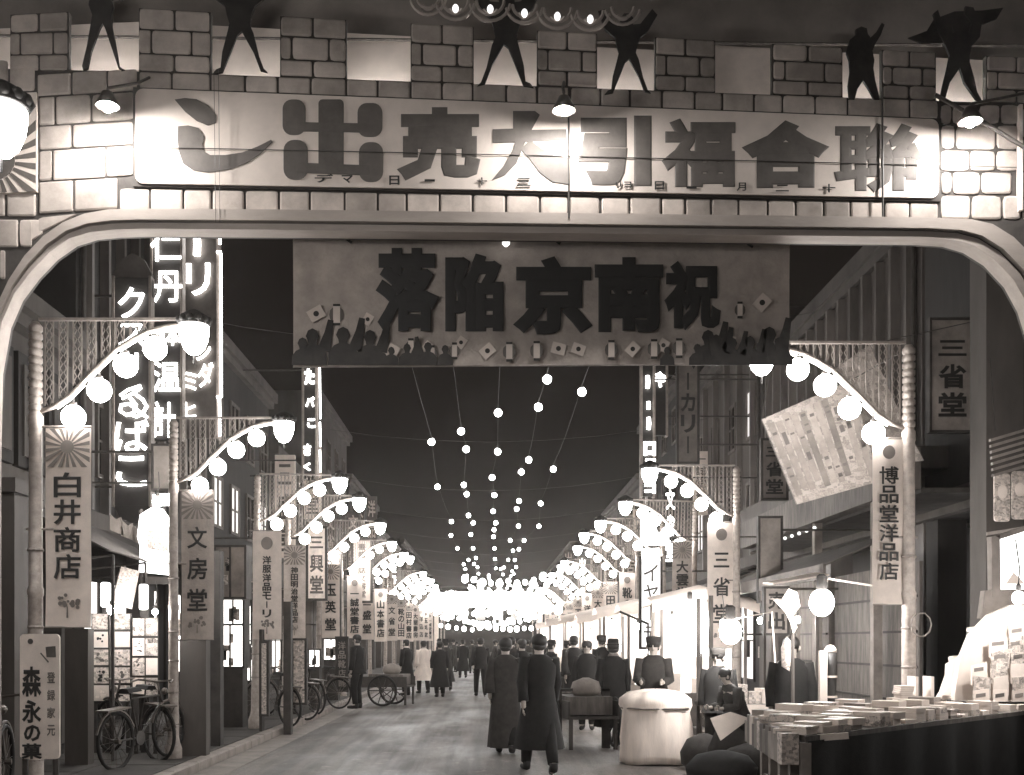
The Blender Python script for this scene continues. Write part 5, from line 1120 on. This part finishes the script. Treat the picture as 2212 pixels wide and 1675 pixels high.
def make_cart(label, loc, rz, load=True):
    r = root('handcart', loc, label, 'handcart', world=False, rz=rz)
    for x in (-.46, .46): wheel(.36, 'wheel', r, Matrix.Translation((x, 0, .38)), .03, 10, True)
    g = MB(); g.box(-.38, .38, -.6, .6, .46, .50); g.build('bed', M_woodd, r)
    for x in (-.38, .36): g = MB(); g.box(x, x+.03, -.6, .6, .50, .72); g.build('side_board', M_woodd, r)
    g = MB()
    for x in (-.3, .3): g.tube([(x, .55, .48), (x, 1.5, .75)], .02)
    g.tube([(-.32, 1.5, .75), (.32, 1.5, .75)], .02); g.build('shaft', M_wood, r)
    for x in (-.33, .33): g = MB(); g.box(x-.025, x+.025, -.58, -.53, 0.02, .46); g.build('leg', M_woodd, r)
    if load:
        g = MB(); g.box(-.34, .30, -.5, .4, .52, .78); g.build('crate_load', M_wood, r)
        g = MB(); g.lathe([(.18, .0), (.24, .08), (.20, .2), (.05, .26)], (0, -.1, .785), 10); g.build('sack_load', M_sgn, r, True)
    return r
make_cart('wooden handcart with small load standing behind the dark walking figure', (X_(1262, 16.4), 16.4, .03), .15)
make_cart('two-wheeled handcart with spoked wheels parked at the left kerb', (X_(838, 27.5), 27.5, .03), 1.35)
g = MB(); g.box(X_(1300, 16.2), X_(1318, 16.2), 16.2, 16.24, 0.03, .92); g.box(X_(1205, 16.2), X_(1318, 16.2), 16.2, 16.26, .88, .92); g.box(X_(1206, 16.2), X_(1214, 16.2), 16.2, 16.24, .03, .9); tag(g.build('trestle', M_woodd), 'low dark trestle in front of the right handcart', 'trestle')

# ================================================================ PEOPLE
def skin_body(J, E, key):
    """J: name -> (x,y,z,r); E: edges. one continuous body mesh"""
    nm = list(J); me = bpy.data.meshes.new('body_'+key); me.from_pydata([J[n][:3] for n in nm], [(nm.index(a), nm.index(b)) for a, b in E], []); 
    o = bpy.data.objects.new('t', me); COL.objects.link(o)
    md = o.modifiers.new('s', 'SKIN'); md.use_smooth_shade = True
    sk_ = me.skin_vertices[0].data
    for i, n in enumerate(nm): r_ = J[n][3]; sk_[i].radius = (r_, r_); sk_[i].use_root = (i == 0)
    o.modifiers.new('u', 'SUBSURF').levels = 1
    dg = bpy.context.evaluated_depsgraph_get(); dg.update(); out = bpy.data.meshes.new_from_object(o.evaluated_get(dg))
    bpy.data.objects.remove(o); return out
def pose(stride=.0, armsw=.0, lean=0.0, bend=0, sit=False, carry=False):
    J = {'pelvis': (0, 0, .88, .125), 'belly': (0, .01+lean*.12, 1.02, .115), 'chest': (0, lean*.3, 1.22, .135), 'neck0': (0, lean*.48, 1.37, .075), 'neck': (0, lean*.55+.01, 1.43, .052), 'head': (0, lean*.62+.02, 1.53, .082), 'top': (0, lean*.64+.01, 1.60, .068)}
    E = [('pelvis', 'belly'), ('belly', 'chest'), ('chest', 'neck0'), ('neck0', 'neck'), ('neck', 'head'), ('head', 'top')]
    for s, k in ((-1, 'l'), (1, 'r')):
        a = armsw*s; st = stride*s
        J['sh'+k] = (s*.17, lean*.42, 1.33, .058); y = lean*.42
        if carry: J['el'+k] = (s*.22, y+.05, 1.08, .043); J['wr'+k] = (s*.14, y+.26, 1.05, .030)
        else: J['el'+k] = (s*.225, y+a*.12, 1.08, .043); J['wr'+k] = (s*.22, y+a*.26+.04, .85, .030)
        h = J['wr'+k]; J['pa'+k] = (h[0], h[1]+(.06 if carry else .01), h[2]-(0 if carry else .07), .032)
        if sit:
            J['hi'+k] = (s*.10, 0, .86, .09); J['kn'+k] = (s*.12, .40, .88, .062); J['an'+k] = (s*.12, .42, .50, .042); J['to'+k] = (s*.12, .56, .46, .034)
        else:
            J['hi'+k] = (s*.09, 0, .84, .092); J['kn'+k] = (s*.095, -st*.22+.04, .46, .062); J['an'+k] = (s*.09, -st*.42, .09+abs(st)*.05*(st > 0), .042); J['to'+k] = (s*.10, -st*.42+.14, .04, .034)
        E += [('neck0' if False else 'chest', 'sh'+k), ('sh'+k, 'el'+k), ('el'+k, 'wr'+k), ('wr'+k, 'pa'+k), ('pelvis', 'hi'+k), ('hi'+k, 'kn'+k), ('kn'+k, 'an'+k), ('an'+k, 'to'+k)]
    return J, E
def face_hands(me, J):
    """nose, ears, brow and five fingers a hand joined to the body mesh"""
    g = MB(); hx, hy, hz, hr = J['head']
    g.prism([(-.012, -.03), (.012, -.03), (.005, .02), (-.005, .02)], 0, .028); g.v = [(x+hx, y+hy+.07, z+hz) for x, y, z in g.v]
    for s in (-1, 1): g.ball((hx+s*.082, hy-.005, hz-.005), .022, 6, 5, 1.5)
    for k in 'lr':
        p = Vector(J['pa'+k][:3]); w = Vector(J['wr'+k][:3]); d = (p-w).normalized(); sd = d.cross(Vector((1, 0, 0))).normalized(); sg = -1 if k == 'l' else 1
        for i in range(4):
            b = p+sd*(-.024+.016*i)+d*.02; L = [.052, .062, .058, .045][i]; g.tube([b, b+d*L*.5, b+d*L+Vector((-sg*.018, 0, 0))], [.009, .0085, .006], 5)
        b = p-sd*.026-d*.015; g.tube([b, b-sd*.02+d*.03, b-sd*.02+d*.055+Vector((-sg*.012, 0, 0))], [.010, .009, .007], 5)
    bm = bmesh.new(); bm.from_mesh(me); vv = [bm.verts.new(v) for v in g.v]
    for f in g.f:
        try: bm.faces.new([vv[i] for i in f])
        except ValueError: pass
    bm.to_mesh(me); bm.free()
PROTO = {}
def proto(key, **kw):
    if key in PROTO: return PROTO[key]
    J, E = pose(**kw); me = skin_body(J, E, key); face_hands(me, J); me.materials.append(M_skin); me.polygons.foreach_set('use_smooth', [True]*len(me.polygons))
    PROTO[key] = (me, J); return PROTO[key]
CL = {}
def clothes(key, J, kind):
    ck = (key, kind)
    if ck in CL: return CL[ck]
    out = {}; V = lambda n: Vector(J[n][:3])
    g = MB(); rings = []
    def ring(c, rx, ry, fold=0, ph=0):
        return [(c[0]+rx*math.cos(2*PI*i/22)*(1+fold*math.sin(i*PI*.9+ph)), c[1]+ry*math.sin(2*PI*i/22)*(1+fold*math.cos(i*2.2+ph)), c[2]) for i in range(22)]
    c = V('chest'); n0 = V('neck0'); be = V('belly'); pe = V('pelvis')
    hem = {'long': .30, 'short': .78, 'kimono': .10, 'apron': .42}[kind]
    flare = {'long': 1.5, 'short': 1.15, 'kimono': 1.25, 'apron': 2.0}[kind]
    prof = [((n0.x, n0.y, n0.z+.045), .075, .068), ((n0.x, n0.y, n0.z+.005), .14, .09), ((c.x, c.y, c.z+.07), .205, .13), ((c.x, c.y, c.z-.04), .20, .145), (tuple(be), .18 if kind != 'apron' else .19, .14), (tuple(pe), .20, .16)]
    rings = [ring(a, b, d, 0) for a, b, d in prof]
    for q in range(1, 6):
        t = q/5; z = pe.z-(pe.z-hem)*t; rx = .20+(.20*(flare-1))*t; ry = .16+(.16*(flare-1))*t+.05*t
        rings.append(ring((0, .02*t, z), rx, ry, .05*t, q*.4))
    vs = [p for r_ in rings for p in r_]; fs = []
    for i in range(len(rings)-1):
        for k in range(22): fs.append((i*22+k, (i+1)*22+k, (i+1)*22+(k+1) % 22, i*22+(k+1) % 22))
    g.add(vs, fs)
    for k in 'lr':
        s, e, w = V('sh'+k), V('el'+k), V('wr'+k); wid = .105 if kind in ('kimono', 'apron') else .062
        g.tube([s+Vector((0, 0, .03)), s.lerp(e, .5), e, e.lerp(w, .5), w.lerp(e, .08)], [.075, .068, .062 if kind == 'short' else .07, (wid+.06)/2, wid], 10)
    out['coat'] = g
    g = MB()
    for k in 'lr':
        h, kn, an = V('hi'+k), V('kn'+k), V('an'+k); g.tube([h, h.lerp(kn, .5), kn, kn.lerp(an, .6), an+(kn-an)*.06], [.105, .092, .078, .07, .062], 10)
    out['trousers'] = g
    g = MB()
    for k in 'lr':
        an, to = V('an'+k), V('to'+k); d = (to-an); d.z = 0; d.normalize(); g.tube([an+Vector((0, 0, .03))-d*.03, an-d*.03+Vector((0, 0, -.04)), an+d*.08+Vector((0, 0, -.045)), to+d*.05+Vector((0, 0, -.005))], [.05, .05, .045, .03], 8)
    out['shoes'] = g
    h = V('head')
    g = MB(); pr = [(.088, -.02), (.097, .03), (.092, .07), (.065, .105), (.02, .12)]; g.lathe(pr, (h.x, h.y-.014, h.z+.01), 16, 1, 1.05); g.lathe([(.03, -.08), (.075, -.05), (.09, 0)], (h.x, h.y-.03, h.z), 12, 1, .8)
    out['hair'] = g
    g = MB(); g.lathe([(.13, .045), (.135, .055), (.095, .06), (.092, .075), (.09, .13), (.06, .15), (.01, .145)], (h.x, h.y, h.z+.01), 18, 1, 1.1); out['hat'] = g
    g = MB(); g.lathe([(.092, .04), (.098, .05), (.105, .095), (.10, .12), (.02, .13)], (h.x, h.y, h.z+.01), 16, 1, 1.05); g.box(h.x-.06, h.x+.06, h.y+.08, h.y+.15, h.z+.045, h.z+.055); out['cap'] = g
    g = MB()
    for q in (-1, 1): g.ball((h.x+q*.03, h.y+.074, h.z+.012), .011, 6, 5); g.box(h.x+q*.03-.016, h.x+q*.03+.016, h.y+.074, h.y+.086, h.z+.030, h.z+.036)
    g.box(h.x-.02, h.x+.02, h.y+.068, h.y+.079, h.z-.052, h.z-.046); out['eyes'] = g
    g = MB(); g.lathe([(.058, -.02), (.085, -.015), (.088, .02), (.07, .045), (.055, .05)], (n0.x, n0.y+.008, n0.z+.035), 14, 1, .9); g.tube([(n0.x+.03, n0.y+.09, n0.z+.04), (n0.x+.04, n0.y+.14, n0.z-.08), (n0.x+.035, n0.y+.15, n0.z-.2)], [.03, .028, .024], 6); out['scarf'] = g
    meshes = {}
    for n, gg in out.items():
        me = bpy.data.meshes.new(n); me.from_pydata(gg.v, [], gg.f); me.polygons.foreach_set('use_smooth', [True]*len(me.polygons)); meshes[n] = me
    CL[ck] = meshes; return meshes
def hash_(t): return sum(ord(c)*(i+1) for i, c in enumerate(t))
def person(x, y, face, label, key='stand', kind='long', coat=M_coat, head='hair', sc=1.0, z=0.02, trous=M_coat, group=None, **kw):
    me, J = proto(key, **kw); r = root('person', (x, y, z), label, 'person', group, rz=face, world=False); r.scale = (sc, sc, sc)
    place('body', me, r, (0, 0, 0))
    C = clothes(key, J, kind)
    sf = ('scarf',) if hash_(label) % 3 == 0 else ()
    for n in ('coat', 'trousers', 'shoes', 'hair', 'eyes')+sf+(() if head == 'hair' else (head,)):
        m = {'coat': coat, 'trousers': trous, 'shoes': M_rub, 'hair': M_hair, 'eyes': M_hair, 'scarf': M_cream if hash_(label) % 2 else M_sgd, 'hat': M_coat, 'cap': M_white if head == 'cap' and coat is M_coatw else M_coat2}[n]
        o = place({'coat': 'coat' if kind != 'kimono' else 'kimono'}.get(n, n), C[n], r, (0, 0, 0))
        o.data = C[n]
        if not o.data.materials: o.data.materials.append(m)
        o.material_slots[0].link = 'OBJECT'; o.material_slots[0].material = m
    return r
wk = dict(stride=.9, armsw=.8)
person(X_(1165, 13.0), 13.0, 0.15, 'person in long black coat walking away in the centre foreground', 'walk', 'long', M_coat, 'hair', 1.0, .045, **wk)
person(X_(1092, 15.3), 15.3, 0.0, 'person in dark grey kimono walking away, left of the black-coated one', 'walk2', 'kimono', M_coat2, 'hair', .98, .045, stride=.5, armsw=.3)
person(X_(1414, 14.7), 14.75, 2.9, 'person in grey jacket and cap pushing the big white cloth bale', 'carry', 'short', M_coat2, 'cap', .99, .03, carry=True, lean=.1)
r = root('cloth_bale', (X_(1416, 14.2), 14.2, 0), 'big barrel-shaped load wrapped in glaring white cloth in front of the grey-jacketed person', 'bale')
g = MB(); n = 40; prof = [(.30, .04), (.44, .05), (.455, .15), (.46, .35), (.445, .55), (.435, .72), (.46, .80), (.445, .88), (.36, .95), (.15, .985), (.01, .99)]
for q, (rr, z) in enumerate(prof):
    for k in range(n):
        a = 2*PI*k/n; f = 1+.035*math.sin(5*a+z*4)+.03*math.sin(11*a-z*9)+.02*math.sin(17*a+z*13); g.v.append((X_(1416, 14.2)+rr*f*math.cos(a), 14.2+rr*f*.8*math.sin(a), z+.012*math.sin(3*a)))
for q in range(len(prof)-1):
    for k in range(n): g.f.append((q*n+k, q*n+(k+1) % n, (q+1)*n+(k+1) % n, (q+1)*n+k))
g.f += [tuple(range(n))[::-1]]; g.build('wrapping_cloth', M_coatw, r, True)
g = MB(); g.tube([(X_(1416, 14.2)+.452*math.cos(2*PI*k/24), 14.2+.37*math.sin(2*PI*k/24), .76) for k in range(25)], .012, 5, False); g.build('tie_rope', M_sgn, r)
person(X_(1038, 31.5), 31.5, 0.1, 'person in black coat walking away alone in the middle of the road', 'walk', 'short', M_coat, 'hair', 1.02, .045)
person(X_(878, 32.5), 32.5, 1.0, 'person in dark coat standing at the left handcart', 'stand', 'long', M_coat, 'hair', 1.0, .03)
person(X_(915, 33.6), 33.6, .4, 'person in a pale white coat between two dark-coated ones on the left', 'walk3', 'apron', M_coatw, 'hair', .98, .03, stride=.4, armsw=.2)
person(X_(950, 31.4), 31.4, .2, 'person in dark coat just right of the pale-coated one', 'stand', 'long', M_coat, 'hair', .97, .03)
person(X_(963, 35.5), 35.5, .2, 'person in grey clothes behind the dark pair on the left', 'walk', 'long', M_coat2, 'hat', 1.0, .03)
person(X_(772, 24.5), 24.5, 1.2, 'person in dark coat standing among the parked bicycles', 'stand', 'short', M_coat, 'hair', 1.0, .12)
crowd = [(1105, 26, 'long', M_coat2), (1128, 22, 'short', M_coat), (1190, 24, 'long', M_coat), (1225, 28, 'long', M_coat2), (1268, 19.6, 'long', M_coat), (1240, 22.6, 'kimono', M_coat), (1325, 16.6, 'long', M_coat), (1300, 24, 'short', M_coat), (1085, 34, 'long', M_coat), (1070, 42, 'short', M_coat2), (1120, 38, 'long', M_coat), (1000, 48, 'long', M_coat), (1020, 55, 'short', M_coat2), (1140, 46, 'kimono', M_coat2)]
cl = ['far left of the right-hand crowd', 'just beyond the black-coated walker', 'in the middle of the crowd', 'far back in the crowd near the stalls', 'behind the right handcart, facing the stalls', 'standing before the second night stall', 'just left of the white bale', 'at the third night stall', 'far along the road right of its middle', 'very far along the road, near the vanishing point', 'far among the walkers at the centre right', 'far along the left of the road', 'farthest walker on the left half of the road', 'far walker in kimono near the stalls']
ks = ['stand', 'walk', 'walk3', 'walk2']
for k, ((u, D, kind, m), lab) in enumerate(zip(crowd, cl)):
    person(X_(u, D), D, [0, .6, -1.2, -1.5, 3.0, .2][k % 6], 'person in %s %s, %s' % ('dark' if m is M_coat else 'grey', {'long': 'long coat', 'short': 'short jacket', 'kimono': 'kimono'}[kind], lab), ks[k % 4] if ks[k % 4] in PROTO else 'stand', kind, m, ['hair', 'hair', 'hat', 'cap'][k % 4], random.uniform(.95, 1.05), .04 if abs(X_(u, D)) < 3.5 else .12, group='people in the street')
rn = random.Random(8); wd = ['near the left gutter', 'left of the road middle', 'on the road middle', 'right of the road middle', 'near the right gutter']
for k in range(14):
    D = 44+k*2.6+rn.random(); x = rn.uniform(-3.2, 3.4); kd = rn.choice(['long', 'short', 'kimono']); m = rn.choice([M_coat, M_coat, M_coat2])
    person(x, D, rn.uniform(-3, 3), 'tiny %s of the far walkers, in %s, %s' % (ordn[k], {'long': 'a long coat', 'short': 'a jacket', 'kimono': 'a kimono'}[kd], wd[min(4, int((x+3.2)/1.32))]), rn.choice(['stand', 'walk', 'walk3']), kd, m, rn.choice(['hair', 'hat']), rn.uniform(.93, 1.05), .04, group='people in the street')
# seated vendor behind the bundles, customer at the rack, man behind the stall
person(X_(1570, 13.4), 13.9, 2.6, 'person in dark jacket and pale cap minding the goods beside the glaring bulb', 'stand', 'short', M_coat, 'cap', .92, .0)
person(X_(1615, 12.9), 13.2, 2.0, 'person in white-collared dark clothes crouching over the bundles', 'bend', 'short', M_coat2, 'hair', .78, .0, lean=.5, carry=True)
person(X_(2052, 10.7), 10.7, -1.3, 'person in a white cap and white jacket bending to the magazine rack', 'bend', 'short', M_coatw, 'cap', .98, .12)
person(X_(1715, 11.4), 11.5, 2.9, 'person in dark coat standing in the shade behind the stall table', 'stand', 'long', M_coat, 'hair', .93, .12)

# ================================================================ HAZE ADDED FOR LAMP GLOW AND LIFTED DARKS
g = MB(); g.box(-40, 40, -14, 210, -1.6, 12.5); hz = bpy.data.materials.new('glow_haze'); hz.use_nodes = True; nt = hz.node_tree; nt.nodes.clear()
oo = nt.nodes.new('ShaderNodeOutputMaterial'); pv_ = nt.nodes.new('ShaderNodeVolumePrincipled'); pv_.inputs['Color'].default_value = (.95, .88, .82, 1); pv_.inputs['Density'].default_value = .0006; pv_.inputs['Anisotropy'].default_value = .9
nt.links.new(pv_.outputs[0], oo.inputs['Volume']); hzo = g.build('added_haze', hz); hzo['kind'] = 'stuff'
# hide the source text object
bpy.data.objects.remove(_fo)
for o in bpy.data.objects:
    if o.type == 'EMPTY' and not o.children: bpy.data.objects.remove(o)
